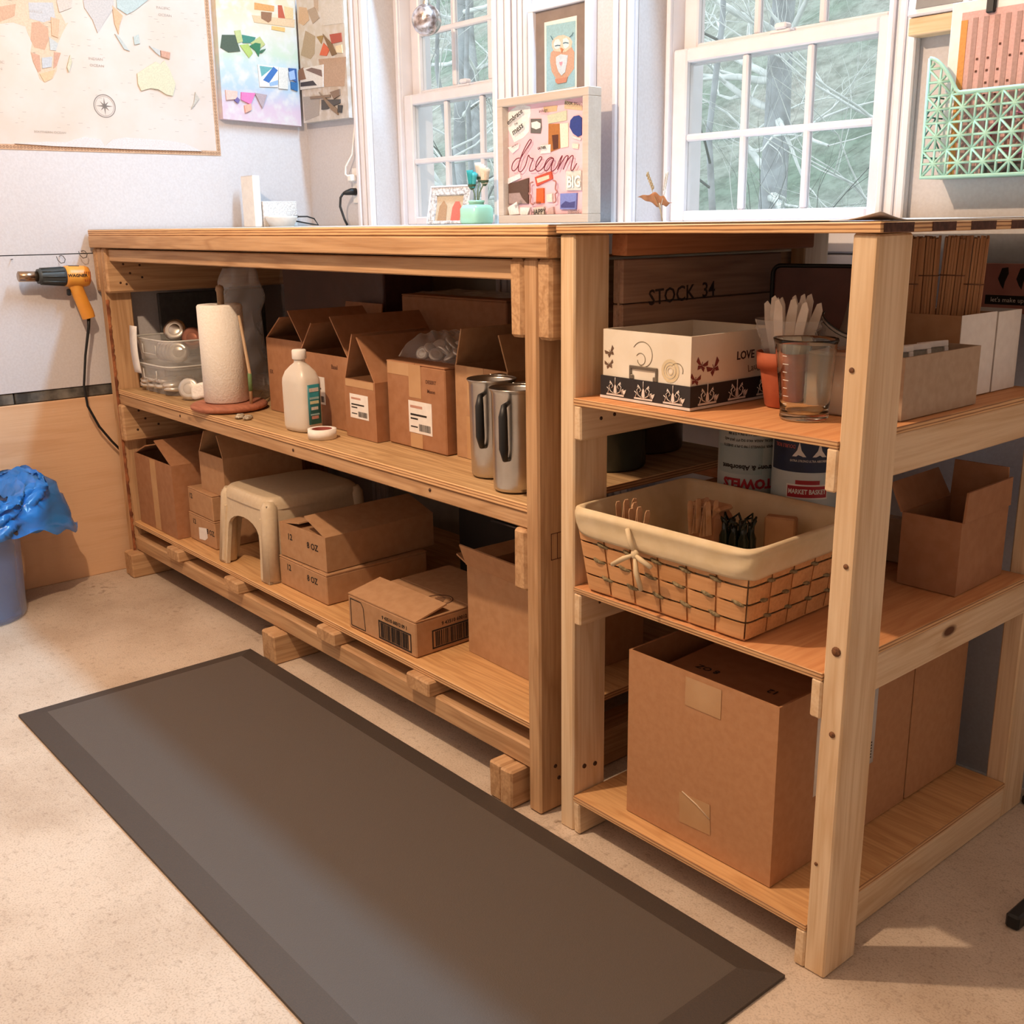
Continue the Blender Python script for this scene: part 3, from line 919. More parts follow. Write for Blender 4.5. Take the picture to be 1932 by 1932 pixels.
# small pebbles by the holder
for k, (x, y) in enumerate(((-1.985, .045), (-1.962, .030), (-1.948, .052), (-1.930, .038))):
    d = MB().lathe([(0, .008), (.009, .008), (.0125, .005), (.0125, .001), (0, .0)], 14)
    o = d.build('wood_token', [simple('token', 'cfc4b0', .5, c2='7d6a52', scale=120.0)], loc=(x, y, BZ + .0005))
    tag(o, 'little pale round token lying beside the towel holder base', 'token', 'tokens beside the towel holder')

# spirit bottle
BT = (-1.675, .075)
t = thing('spirit_bottle', 'translucent plastic spirit bottle half full with a teal label', 'bottle', (BT[0], BT[1], BZ), .12)
def bottle_prof(scale, z0, z1):
    prof = [(.001, 0), (.80, 0), (.93, .004), (1.0, .014), (1.0, .128), (.97, .140), (.80, .158), (.52, .172), (.36, .180), (.33, .184), (.33, .198)]
    return [(r * scale, z) for r, z in prof if z0 <= z <= z1]
def sq(prof, wx, wy, e):
    n = 32; vs = []
    for r, z in prof:
        ee = e if r > .45 else 1.0
        for k in range(n):
            a = 2 * PI * k / n
            ca, sa = math.cos(a), math.sin(a)
            wxx, wyy = (wx, wy) if r > .45 else (wx * .5 + wy * .5, wx * .5 + wy * .5)
            vs.append((math.copysign(abs(ca) ** ee, ca) * wxx * r, math.copysign(abs(sa) ** ee, sa) * wyy * r, z))
    fs = [(i * n + k, i * n + (k + 1) % n, (i + 1) * n + (k + 1) % n, (i + 1) * n + k) for i in range(len(prof) - 1) for k in range(n)]
    return vs, fs
v_, f_ = sq(bottle_prof(1, 0, .2), .052, .036, .55)
MB().add(v_, f_, 0, True).build('bottle_body', thin_plastic('frosted_plastic', 'e9dfd2', clear=.30, rough=.35), t)
v_, f_ = sq([(.001, .003), (.78, .003), (.92, .008), (.965, .016), (.965, .078), (.001, .078)], .052, .036, .55)
MB().add(v_, f_, 0, True).build('liquid', simple('spirit_liquid', 'd8c9b6', .2, c2='d4c4b0', scale=5.0), t)
MB().lathe([(.0175, .190), (.019, .192), (.019, .212), (.017, .215), (0, .215)], 24).build('cap', M_PAPER, t)
lb = MB().surf(lambda u, v: (.0535 - .004 * (u - .5) ** 2 * 4 * .0, -.020 + u * .040, .022 + v * .105), 6, 2)
lo = lb.build('bottle_label', simple('teal_label', '2f7f86', .4), t, solid=.0006)
for k, (z, h_, w_, cc) in enumerate(((.108, .010, .030, 'd9cfc8'), (.088, .006, .030, '9fc0bf'), (.076, .008, .028, 'd8d4a8'), (.060, .008, .022, 'd6d0c4'), (.046, .004, .028, '9fc0bf'), (.036, .008, .022, 'c98f80'))):
    MB().box(.0539, .0543, -w_ / 2, w_ / 2, z, z + h_).build('label_band', flat(cc), lo)
# roll of tape
t = thing('tape_roll', 'small white roll of masking tape with a red core lying by the bottle', 'tape', (-1.545, .055, BZ))
MB().lathe([(.026, 0), (.037, 0), (.037, .024), (.026, .024), (.026, 0)], 32).build('tape', M_PAPER, t)
MB().lathe([(.024, .0005), (.0262, .0005), (.0262, .0235), (.024, .0235), (.024, .0005)], 32).build('core', simple('red_core', '8c3a2e', .7), t)

# bag of lids on the taped carton
cl = crinkle(33, .012)
o = MB().surf(lambda u, v: ((u - .5) * .24, (v - .5) * .17, .004 + .062 * max(0, 1 - (2 * u - 1) ** 4) ** .5 * max(0, 1 - (2 * v - 1) ** 4) ** .5 * (1 + cl(u, v) * 6)), 34, 26).build('lid_bag', thin_plastic('lid_bag_film', 'e8e4de', clear=.93, rough=.08), loc=(-1.262, .275, BZ + .2075))
tag(o, 'clear bag full of small lids lying on the taped carton', 'bag')
for k in range(15):
    disc('bagged_lid', 'small pale lid inside the clear bag on the taped carton', (-1.335 + .030 * (k % 6) + rnd.uniform(-.004, .004), .23 + .034 * (k // 6), BZ + .218 + .012 * (k % 2) + .006 * (k // 6)), .0175, .007, (rnd.uniform(.2, 1.3), rnd.uniform(-.5, .5), rnd.uniform(0, 3)), M_TINW, 'lids in the clear bag')

# steel pitchers
def pitcher(label, x, y, rz):
    t = thing('steel_pitcher', label, 'pitcher', (x, y, BZ), rz, 'steel pitchers')
    MB().lathe([(0, .003), (.040, 0), (.046, .004), (.047, .010), (.049, .200), (.0515, .206), (.0525, .2085), (.051, .210), (.0475, .204), (.0455, .012), (0, .010)], 40).build('pitcher_body', M_STEEL, t)
    MB().lathe([(.0525, .2075), (.054, .2095), (.0525, .2115), (.0508, .2095), (.0525, .2075)], 40).build('rolled_rim', M_STEEL, t)
    MB().tube([(.047, 0, .186), (.078, 0, .184), (.085, 0, .165), (.083, 0, .10), (.075, 0, .078), (.048, 0, .072)], [.004, .006, .009, .0095, .006, .004], 10).build('handle', M_BLACK, t)
    MB().surf(lambda u, v: (-.050 - .018 * math.sin(PI * u) * v, (u - .5) * .04, .180 + .032 * v), 9, 4).build('spout', M_STEEL, t, solid=.0015)
    return t
pitcher('steel frothing pitcher standing nearer the pale carton', -.915, .108, -1.0)
pitcher('steel frothing pitcher standing nearest the bench corner leg', -.782, .060, -1.0)

# --- bottom shelf of the workbench
M_CARDT = M_CARD
c = carton('carton', 'tall taped carton at the far left of the bottom shelf', -2.775, -2.465, .02, .33, B0, .248, 0, {'left': (22, .10), 'right': (26, .15)}, mat=M_CARDR)
tape_strip(c, frame_front(.0, -.1552, .124), .045, .245)
c = carton('jar_carton', 'lowest carton of the left stack, printed 12 8 OZ with a torn label', -2.455, -2.262, .06, .34, B0, .092, 0, closed='x')
print_text(c, '12', .024, frame_front(-.055, -.1403, .066)); print_text(c, '8 OZ', .024, frame_front(.062, -.1403, .050))
MB().poly([(-.028, .016), (.030, .024), (.034, -.008), (.012, -.020), (-.010, -.022), (-.030, -.024)], .0006, M=frame_front(.005, -.1404, .036)).build('torn_label', M_PAPER, c)
c = carton('jar_carton', 'middle carton of the left stack, printed 12', -2.452, -2.264, .062, .34, B0 + .0925, .084, -.02, closed='x')
print_text(c, '12', .024, frame_front(-.07, -.1393, .056))
c = carton('carton', 'open carton on top of the left stack under the middle shelf', -2.388, -2.215, .085, .36, B0 + .177, .125, 0, {'left': (62, .08), 'right': (58, .08)})
# step stool
M_STOOL = simple('beige_plastic', 'd9c4a6', 0.38, c2='d3bd9e', scale=90.0, spec=.45)
t = thing('step_stool', 'beige moulded plastic step stool standing on the bottom shelf', 'stool', (-2.000, .200, B0))
TW, TD, BW, BD, SH = .142, .160, .162, .178, .246
def stool_side(half_t, half_b, off_t, off_b, M, aw):
    b_ = MB()
    n = 10
    arch = []
    for k in range(n + 1):
        th = PI * k / n
        arch.append((-aw * math.cos(th) * 1.0, .110 + .058 * math.sin(th) ** .8))
    out = [(-half_b, 0), (-aw * 1.12, 0)] + arch + [(aw * 1.12, 0), (half_b, 0), (half_t, SH - .02), (-half_t, SH - .02)]
    n_ = len(out)
    vs = []
    for dpt in (0, .012):
        for x, z in out:
            off = off_b + (off_t - off_b) * z / (SH - .02) - dpt
            vs.append((x, -off, z))
    fs = [list(range(n_)), list(reversed(range(n_, 2 * n_)))] + [((i + 1) % n_, i, n_ + i, n_ + (i + 1) % n_) for i in range(n_)]
    b_.add(vs, fs, 0, False, M)
    return b_
for k, (ht, hb, ot, ob, aw) in enumerate(((TW, BW, TD, BD, .100), (TD, BD, TW, BW, .105), (TW, BW, TD, BD, .100), (TD, BD, TW, BW, .105))):
    stool_side(ht, hb, ot, ob, Matrix.Rotation(k * PI / 2, 4, 'Z'), aw).build('side_panel', M_STOOL, t)
for sx in (-1, 1):
    for sy in (-1, 1):
        MB().tube([(sx * (BW - .020), sy * (BD - .020), .006), (sx * (TW - .016), sy * (TD - .016), SH - .03), (sx * (TW - .018), sy * (TD - .018), SH - .012)], [.027, .025, .016], 14).build('leg', M_STOOL, t)
        ya, yb_ = sy * (BD + .001), sy * (BD + (TD - BD) * (SH - .06) / (SH - .02) + .001)
        xa, xb_ = sx * (BW - .032), sx * (TW - .026)
        rb = MB()
        rb.add([(xa - .013, ya - sy * .004, .006), (xa + .013, ya - sy * .004, .006), (xb_ + .011, yb_ - sy * .004, SH - .06), (xb_ - .011, yb_ - sy * .004, SH - .06),
                (xa - .011, ya + sy * .004, .009), (xa + .011, ya + sy * .004, .009), (xb_ + .009, yb_ + sy * .004, SH - .063), (xb_ - .009, yb_ + sy * .004, SH - .063)],
               [(4, 5, 6, 7), (0, 1, 5, 4), (1, 2, 6, 5), (2, 3, 7, 6), (3, 0, 4, 7), (3, 2, 1, 0)])
        rb.build('leg_rib', M_STOOL, t)
tpm = MB()
def slab(u, v):
    a = 2 * PI * u
    ca, sa = math.cos(a), math.sin(a)
    prof = [(1.01, SH - .035), (1.0, SH - .02), (.975, SH - .008), (.93, SH - .001), (.85, SH), (.0, SH)]
    i = min(int(v * (len(prof) - 1)), len(prof) - 2); f = v * (len(prof) - 1) - i
    r = prof[i][0] * (1 - f) + prof[i + 1][0] * f; z = prof[i][1] * (1 - f) + prof[i + 1][1] * f
    return (math.copysign(abs(ca) ** .3, ca) * (TW + .004) * r, math.copysign(abs(sa) ** .3, sa) * (TD + .004) * r, z)
tpm.surf(slab, 48, 11, wrap=True).build('top_step', M_STOOL, t)
# two 8 OZ cartons
c = carton('jar_carton', 'lower of two stacked cartons printed 12 8 OZ beside the stool', -1.832, -1.572, .055, .39, B0, .086, 0, {'right': (3, .05)}, closed='y')
print_text(c, '12', .025, frame_front(-.075, -.1679, .060)); print_text(c, '8 OZ', .025, frame_front(.055, -.1679, .055))
c = carton('jar_carton', 'upper of two stacked cartons printed 12 8 OZ, one flap raised', -1.828, -1.590, .062, .43, B0 + .0895, .098, .035, {'left': (8, .10), 'right': (20, .115)}, mat=M_CARDT)
print_text(c, '12', .025, frame_front(-.065, -.1846, .062)); print_text(c, '8 OZ', .025, frame_front(.052, -.1846, .058))
MB().box(-.112, .112, -.178, .178, .090, .094).build('inner_flap', M_CARDIN, c)
# bar code carton
c = carton('barcode_carton', 'flat carton with large bar codes on two sides near the bench front', -1.405, -1.115, .02, .35, B0, .092, .02, {'front': (12, .10)}, closed='x', mat=M_CARD)
def barcode(t, M, w, h):
    f = MB(); e_ = .0035
    f.box(-w / 2, w / 2, -h / 2, -h / 2 + e_, 0, .0005, M=M); f.box(-w / 2, w / 2, h / 2 - e_, h / 2, 0, .0005, M=M)
    f.box(-w / 2, -w / 2 + e_, -h / 2, h / 2, 0, .0005, M=M); f.box(w / 2 - e_, w / 2, -h / 2, h / 2, 0, .0005, M=M)
    x = -w * .44; r_ = random.Random(5)
    while x < w * .43:
        bw = r_.choice((.0012, .002, .0035)); f.box(x, x + bw, -h * .40, h * .40, 0, .0005, M=M); x += bw + r_.choice((.001, .0016, .0026))
    f.build('bar_code', M_INK, t)
barcode(c, frame_front(.058, -.1655, .032), .135, .048); barcode(c, frame_right(.1452, -.035, .034), .165, .048)
print_text(c, '9 43510 60012 09 1', .013, frame_front(.058, -.1655, .066)); print_text(c, '9 43510 60012 09 1', .013, frame_right(.1452, -.035, .068))
f = MB(); w_ = [(-.035, -.038), (.028, -.038), (.022, .022), (.012, .034), (-.035, .034)]
for i in range(5):
    a_, b_ = Vector(w_[i] + (0,)), Vector(w_[(i + 1) % 5] + (0,)); dv = (b_ - a_).normalized(); nv = Vector((-dv.y, dv.x, 0)) * .0013
    f.add([a_ - nv, b_ - nv, b_ + nv, a_ + nv], [(0, 1, 2, 3)], M=frame_front(-.098, -.1656, .046))
f.build('printed_outline', M_INK, c)
f = MB()
for r0, r1 in ((.037, .034), (.030, .029)):
    f.lathe([(r0, .0005), (r1, .0005)], 32, M=frame_top(.06, -.03, .0925))
for k in range(5):
    f.box(-.02 + .002 * k, .02 - .002 * k, -.018 + .008 * k, -.015 + .008 * k, .0002, .0006, M=frame_top(.06, -.03, .0925, .4))
f.build('round_stamp', M_INKB, c)
# tall open carton
c = carton('carton', 'tall plain open carton beside the bar code carton, front flap folded up', -1.06, -.78, .14, .45, B0, .222, -.03, {'front': (112, .058), 'left': (165, .05), 'back': (60, .10)}, mat=M_CARDT)
# black tote at the back of the bottom shelf
t = thing('storage_tote', 'black plastic tote in the dark at the back of the bottom shelf', 'storage bin', (-1.33, .585, B0))
MB().cbox(-.22, .22, -.10, .13, 0, .23, .012).build('tote_body', M_BLACK, t)
MB().cbox(-.232, .232, -.112, .142, .23, .25, .006).build('tote_lid', M_BLACK, t)
MB().tube([(-.05, -.108, .20), (.12, -.108, .20)], .004, 8).build('tote_handle', simple('tote_handle', '6e6b68', .35, .7), t)
# large dark pots seen through the side of the shelf unit
M_POT = simple('pot_steel', '9a918b', .30, .95, c2='6a6460', scale=6.0)
for k, (x, y, r, h_, lab) in enumerate(((-.90, .56, .100, .24, 'large dark steel pot standing at the bench end, nearer the back wall'), (-.815, .360, .085, .225, 'dark green enamel pot standing at the bench end behind the corner post'))):
    t = thing('stock_pot', lab, 'pot', (x, y, BZ))
    m_ = M_POT if k == 0 else simple('green_enamel', '4a5049', .22, c2='3a403a', scale=9.0)
    MB().lathe([(0, 0), (r * .96, 0), (r, .006), (r, h_), (r * 1.03, h_ + .004), (r * .96, h_ + .004), (r * .95, .01), (0, .01)], 32).build('pot_body', m_, t)
    for s in (-1, 1):
        MB().tube([(s * r, -.03, h_ * .8), (s * (r + .025), -.025, h_ * .8), (s * (r + .025), .025, h_ * .8), (s * r, .03, h_ * .8)], .005, 8).build('pot_handle', m_, t)

# ------------------------------------------------------------------ things on the right shelf unit
Z0, Z1, Z2 = UZ
# top shelf: printed keepsake box without its lid
M_CREAM = simple('cream_print', 'e9dfcf', .6, c2='e0d3bf', scale=14.0)
M_INSIDE = simple('keepsake_inside', 'bfb3a6', .7)
M_BAND = simple('black_band', '2b2729', .6)
M_ORN = simple('ornament_print', 'e6ddd6', .6)
t = thing('keepsake_box', 'open cream keepsake box with butterflies and a black damask band', 'box', (-.412, .160, Z2), -.01)
w, d, h, k = .205, .240, .122, .004
b = MB()
b.box(-w/2, w/2, -d/2, -d/2 + k, .036, h); b.box(-w/2, w/2, d/2 - k, d/2, .036, h); b.box(-w/2, -w/2 + k, -d/2 + k, d/2 - k, .036, h); b.box(w/2 - k, w/2, -d/2 + k, d/2 - k, .036, h)
b.box(-w/2 + k, w/2 - k, -d/2 + k, d/2 - k, .002, .006)
b.build('box_wall', M_CREAM, t)
b = MB(); e_ = .003
b.box(-w/2 - e_, w/2 + e_, -d/2 - e_, -d/2 + k, 0, .040); b.box(-w/2 - e_, w/2 + e_, d/2 - k, d/2 + e_, 0, .040); b.box(-w/2 - e_, -w/2 + k, -d/2 + k, d/2 - k, 0, .040); b.box(w/2 - k, w/2 + e_, -d/2 + k, d/2 - k, 0, .040)
bd = b.build('damask_band', M_BAND, t)
MB().box(-w/2 - e_ - .0005, w/2 + e_ + .0005, -d/2 - e_ - .0005, d/2 + e_ + .0005, 0, .0045).build('band_edge', M_ORN, t)
def motif(M, s):
    o = MB()
    o.poly([(-s, 0), (s, 0), (s, .14 * s), (-s, .14 * s)], .0003, M=M)
    for sg in (-1, 1):
        o.tube([M @ Vector((sg * .10 * s, .15 * s, .0003)), M @ Vector((sg * .55 * s, .35 * s, .0003)), M @ Vector((sg * .70 * s, .75 * s, .0003)), M @ Vector((sg * .42 * s, 1.0 * s, .0003)), M @ Vector((sg * .25 * s, .75 * s, .0003)), M @ Vector((sg * .40 * s, .62 * s, .0003))], .0009, 5)
        o.tube([M @ Vector((sg * .85 * s, .15 * s, .0003)), M @ Vector((sg * .72 * s, .48 * s, .0003)), M @ Vector((sg * .95 * s, .62 * s, .0003))], .0008, 5)
        o.poly([(sg * .42 * s, 1.05 * s), (sg * .60 * s, 1.20 * s), (sg * .66 * s, .95 * s)], .0003, M=M)
    o.poly([(-.18 * s, .30 * s), (0, .12 * s), (.18 * s, .30 * s), (.12 * s, .75 * s), (0, 1.0 * s), (-.12 * s, .75 * s)], .0003, M=M)
    o.tube([M @ Vector((0, .95 * s, .0003)), M @ Vector((0, 1.5 * s, .0003))], .0008, 5)
    o.poly([(.85 * s, .35 * s), (1.0 * s, .15 * s), (1.15 * s, .35 * s), (1.25 * s, .62 * s), (1.0 * s, .52 * s), (.75 * s, .62 * s)], .0003, M=M)
    return o
for k_ in range(3):
    motif(frame_front(-.068 + .068 * k_, -d/2 - e_ - .0006, .0065), .0215).build('ornament', M_ORN, bd)
for k_ in range(3):
    motif(frame_right(w/2 + e_ + .0006, -.080 + .078 * k_, .0065), .0235).build('ornament', M_ORN, bd)
M_PEW = simple('pewter', '8d8578', .35, .8)
f = MB()
for x0, x1, z0, z1 in ((-.036, .030, .058, .064), (-.036, -.031, .040, .060), (.025, .030, .040, .060), (-.033, -.026, .040, .048), (.020, .027, .040, .048)):
    f.cbox(x0, x1, -d/2 - .003, -d/2, z0, z1, .001)
f.build('label_holder', M_PEW, t)
def butterfly(M, s, mat, par):
    o = MB()
    for sg in (-1, 1):
        o.poly([(sg * .05 * s, 0), (sg * .9 * s, .75 * s), (sg * 1.0 * s, .2 * s), (sg * .5 * s, -.05 * s)], .0003, M=M)
        o.poly([(sg * .05 * s, -.05 * s), (sg * .6 * s, -.15 * s), (sg * .55 * s, -.65 * s), (sg * .15 * s, -.45 * s)], .0003, M=M)
    o.poly([(-.05 * s, -.4 * s), (.05 * s, -.4 * s), (.03 * s, .4 * s), (-.03 * s, .4 * s)], .0004, M=M)
    o.build('butterfly_print', mat, par)
M_BF = simple('butterfly_brown', '6e5340', .6); M_BFR = simple('butterfly_red', '7e3530', .6)
butterfly(frame_front(-.085, -d/2 - .0003, .082, .5), .012, M_BF, t); butterfly(frame_front(-.087, -d/2 - .0003, .060, .2), .011, M_BF, t)
butterfly(frame_right(w/2 + .0003, -.093, .073, -.3), .015, M_BFR, t); butterfly(frame_right(w/2 + .0003, -.062, .066, .5), .017, M_BFR, t); butterfly(frame_right(w/2 + .0003, -.108, .050, -.2), .013, M_BFR, t)
sw = MB()
for c0, r0, tn in (((-.005, .082), .026, 1.6), ((-.010, .075), .012, 1.8), ((.075, .062), .016, .9)):
    sw.tube([(c0[0] + r0 * (1 - .35 * q / 20) * math.cos(2.6 - tn * PI * q / 20), -d/2 - .0004, c0[1] + r0 * (1 - .35 * q / 20) * math.sin(2.6 - tn * PI * q / 20)) for q in range(21)], .0006, 5)
sw.build('scroll_print', simple('scroll_print', '8a7a62', .6), t)
ro = MB()
for r0, off in ((.020, 0), (.013, .4), (.007, .8)):
    ro.lathe([(r0, .0003 + off * .0004), (r0 * .72, .0003 + off * .0004)], 16, M=frame_front(.058, -d/2 - .0003, .062))
ro.build('rose_print', simple('rose_print', 'd9c6a2', .6), t)
lettering('LOVE', .020, frame_right(w/2 + .0004, .022, .080), simple('love_ink', '3c211d', .7), t, 'lettering', 1.0, .0004)
lettering('Laugh', .018, frame_right(w/2 + .0004, .050, .058, .15), simple('laugh_ink', '8a7060', .7), t)
# a few wrapped things inside it
for k_, (x, y, m_) in enumerate(((-.44, .20, M_FILM), (-.385, .235, M_FILM))):
    o = MB().sphere((0, 0, .030), .030, 12, 8, sc=(1.1, .9, 1)).build('candy_bag', simple('brown_sweets', '7a5848', .3, c2='b09080', scale=60.0), loc=(x, y, Z2 + .0065))
    tag(o, ('brown wrapped sweets heaped in the keepsake box nearest its front', 'brown wrapped sweets heaped in the keepsake box toward its back')[k_], 'sweets')

# stencilled crate at the left of the top shelf
M_CRATE = wood('crate_wood', '9d7c66', '6f5040', 'y', knots=True, ring=4.0)
t = thing('wooden_crate', 'old wooden crate stencilled STOCK 34 at the back of the top shelf', 'crate', (-.5215, .350, Z2))
for k_, (z0, z1) in enumerate(((.002, .072), (.074, .160), (.162, .240))):
    MB().cbox(-.010, 0, -.255, .215, z0, z1, .002).build('side_board', M_CRATE, t)
    MB().cbox(-.025, -.015, -.255, .215, z0, z1, .002).build('side_board', M_CRATE, t)
for y in (-.255, .203):
    MB().cbox(-.0148, -.0102, y, y + .012, .002, .240, .002).build('end_board', M_CRATE, t)
lettering('STOCK', .040, frame_right(.0005, -.122, .170, .04), simple('stencil_ink', '2c1d18', .8), t, 'lettering', 1.0, .0004)
lettering('34', .040, frame_right(.0005, -.016, .175, .04), simple('stencil_ink', '2c1d18', .8), t, 'lettering', 1.0, .0004)
# dark brown tray standing behind the knives
t = thing('serving_tray', 'dark brown tray with rounded corners standing behind the white knives', 'tray', (-.375, .47, Z2), .25)
def rr(w, h, r, n=6):
    p = []
    for cx_, cz_, a0 in ((w/2 - r, h - r, 0), (-w/2 + r, h - r, 90), (-w/2 + r, r, 180), (w/2 - r, r, 270)):
        for q in range(n + 1):
            a = math.radians(a0 + 90 * q / n); p.append((cx_ + r * math.cos(a), cz_ + r * math.sin(a)))
    return p
M_TRAY = simple('tray_brown', '6a3d31', .5, c2='5c342a', scale=20.0)
MB().poly(rr(.17, .222, .018), .010, M=frame_front(0, .01, 0)).build('tray_panel', M_TRAY, t)
pr_ = [(x, -.004, z) for x, z in rr(.166, .216, .016)]
MB().tube([(a, b_, c_ + .003) for a, b_, c_ in pr_], .004, 6, closed=True).build('tray_rim', M_BLACK, t)
# terracotta pot of knives
M_TERRA = simple('terracotta', 'b7603f', .75, c2='ad5738', scale=50.0)
PX, PY = -.232, .190
t = thing('terracotta_pot', 'small terracotta flower pot holding a bag of white knives', 'flower pot', (PX, PY, Z2))
MB().lathe([(0, 0), (.030, 0), (.032, .002), (.042, .062), (.042, .064), (.0475, .064), (.0495, .092), (.0465, .092), (.040, .064), (.028, .006), (0, .006)], 36).build('pot_shell', M_TERRA, t)
M_KNIFE = simple('white_knife', 'ddd3c6', .5, c2='d3c8b9', scale=50.0)
kn = MB()
kn.poly([(-.006, 0), (.006, 0), (.0075, .05), (.0085, .085), (.008, .110), (.002, .122), (-.004, .118), (-.0075, .09), (-.0065, .05)], .0022, M=frame_front(0, 0, 0))
for q in range(12):
    a = q * 2.4; rr_ = .014 + .014 * (q % 3) / 2
    x, y = rr_ * math.cos(a), rr_ * math.sin(a)
    o = (kn.build('plastic_knife', M_KNIFE) if q == 0 else None)
    if o is None:
        o = k0.copy(); COL.objects.link(o)
    else:
        k0 = o
    o.location = (PX + x * .75, PY + y * .75, Z2 + .055 + .010 * ((q * 5) % 4) / 3)
    o.rotation_euler = (-y * 7, x * 9, (q * .8) % 1.2 - .2)
    tag(o, 'white plastic knife standing blade up in the terracotta pot', 'knife', 'knives in the terracotta pot')
cbg = crinkle(55, .010)
o = MB().surf(lambda u, v: ((.040 + .020 * v) * math.cos(2 * PI * u) * (1 + cbg(min(u, 1 - u), v) * 9), (.034 + .012 * v) * math.sin(2 * PI * u) * (1 + cbg(min(u, 1 - u), v) * 9), v * .055), 44, 12, wrap=True).build('knife_bag', M_FILMC, loc=(PX, PY, Z2 + .090))
tag(o, 'loose clear wrapper around the white knives above the pot', 'bag')
# glass measuring cup
M_CLEAR = glass('clear_glass')
t = thing('measuring_cup', 'clear glass measuring cup with a spout near the front post', 'measuring cup', (-.140, .115, Z2))
pf = [(0, .008), (.030, .008), (.034, .012), (.0365, .030), (.042, .118), (.044, .124), (.0465, .126), (.0475, .124), (.0455, .118), (.0395, .030), (.0375, .012), (.0385, .004), (.037, 0), (0, 0)]
pf = pf[::-1]; nn = 40; vs = []
for r_, z in pf:
    for q in range(nn):
        a = 2 * PI * q / nn
        sp = 1 + (.22 * max(0, math.cos(a - PI * 1.05)) ** 14 if z > .11 else 0)
        vs.append((r_ * math.cos(a) * sp, r_ * math.sin(a) * sp, z))
MB().add(vs, [(i * nn + q, i * nn + (q + 1) % nn, (i + 1) * nn + (q + 1) % nn, (i + 1) * nn + q) for i in range(len(pf) - 1) for q in range(nn)], 0, True).build('cup_body', M_CLEAR, t)
g_ = MB()
for q in range(7):
    z = .026 + .0125 * q; r_ = .0397 + (z - .03) * .068
    a0 = math.radians(258)
    g_.tube([((r_ + .0004) * math.cos(a0 + s * .035), (r_ + .0004) * math.sin(a0 + s * .035), z) for s in range(-4, 5 if q % 2 else 3)], .0006, 5)
g_.build('graduations', simple('white_marks', 'e8e2da', .5), t)
# wrapped tan carton next to the cup, goggles and a grey bag
c = carton('wrapped_carton', 'small tan carton in shiny film behind the measuring cup', -.178, -.086, .172, .285, Z2, .098, 0, closed='x', mat=M_CARDR)
cw = crinkle(61, .003)
MB().surf(lambda u, v: (-.047 + u * .094, -.0580 - abs(cw(u, v)), .001 + v * .10), 24, 20).build('plastic_wrap', M_FILMC, c)
t = thing('goggles', 'clear plastic goggles with dark rims lying behind the measuring cup', 'goggles', (-.125, .235, Z2 + .1005))
for s, (x, rz) in enumerate(((-.045, .5), (.030, -.45))):
    Mg = Matrix.Translation((x, 0, .012)) @ Matrix.Rotation(rz, 4, 'Y') @ Matrix.Rotation(.3, 4, 'X')
    MB().surf(lambda u, v: (.036 * math.cos(PI * u), -.018 * math.sin(PI * u) , .034 * v), 16, 5, M=Mg).build('lens', M_FILMC, t, solid=.0015)
    MB().tube([Mg @ Vector((.036 * math.cos(PI * q / 14), -.0185 * math.sin(PI * q / 14), .034)) for q in range(15)], .0014, 6).build('rim', M_BLACK, t)
    MB().tube([Mg @ Vector((.036 * math.cos(PI * q / 14), -.0185 * math.sin(PI * q / 14), .027)) for q in range(15)], .0009, 6).build('rim', M_BLACK, t)
cg = crinkle(71, .012)
o = MB().surf(lambda u, v: ((.050 * math.cos(2 * PI * u)) * (1 - v) ** .6 * (1 + cg(min(u, 1 - u), v) * 5), (.05 * math.sin(2 * PI * u)) * (1 - v) ** .6 * (1 + cg(min(u, 1 - u), v) * 5), .20 * v), 40, 20, wrap=True).build('grey_bag', thin_plastic('grey_film', '8f8880', clear=.35, rough=.25), loc=(-.215, .372, Z2 + .0005))
tag(o, 'crumpled grey plastic bag between the tray and the front post', 'bag')

# right end of the top shelf
c = carton('tray_carton', 'low open grey carton of small picture frames at the right shelf edge', -.083, -.018, .195, .432, Z2, .098, .0, mat=M_CARDG)
for q in range(3):
    t = thing('small_frame', ('white patterned picture frame tilted in the low grey carton, nearest the post', 'white patterned picture frame tilted in the low grey carton, in the middle', 'white patterned picture frame tilted in the low grey carton, nearest the white boxes')[q], 'picture frame', (-.050, .235 + .055 * q, Z2 + .024), 0, 'frames in the grey carton', rot=(-.10, 0, 1.40))
    f = MB()
    for x0, x1, z0, z1 in ((-.035, .035, .075, .085), (-.035, -.025, 0, .075), (.025, .035, 0, .075), (-.025, .025, 0, .010)):
        f.cbox(x0, x1, -.004, .004, z0, z1, .001)
    f.build('frame_border', M_ORN, t)
    MB().box(-.025, .025, -.001, .003, .010, .075).build('picture', flat('9a8f80'), t)
c = carton('brown_carton', 'tan upright carton holding bundles of sticks at the right shelf end', -.215, -.060, .440, .562, Z2, .143, 0, mat=M_CARD)
MB().box(.0778, .0788, -.062, .062, .001, .144).build('white_side', M_PAPER, c)
for q, (y0, y1) in enumerate(((.572, .66),)):
    c = carton('white_carton', 'white upright carton behind the sticks at the shelf end', -.20, -.060, y0, y1, Z2, .142, 0, mat=M_PAPER)
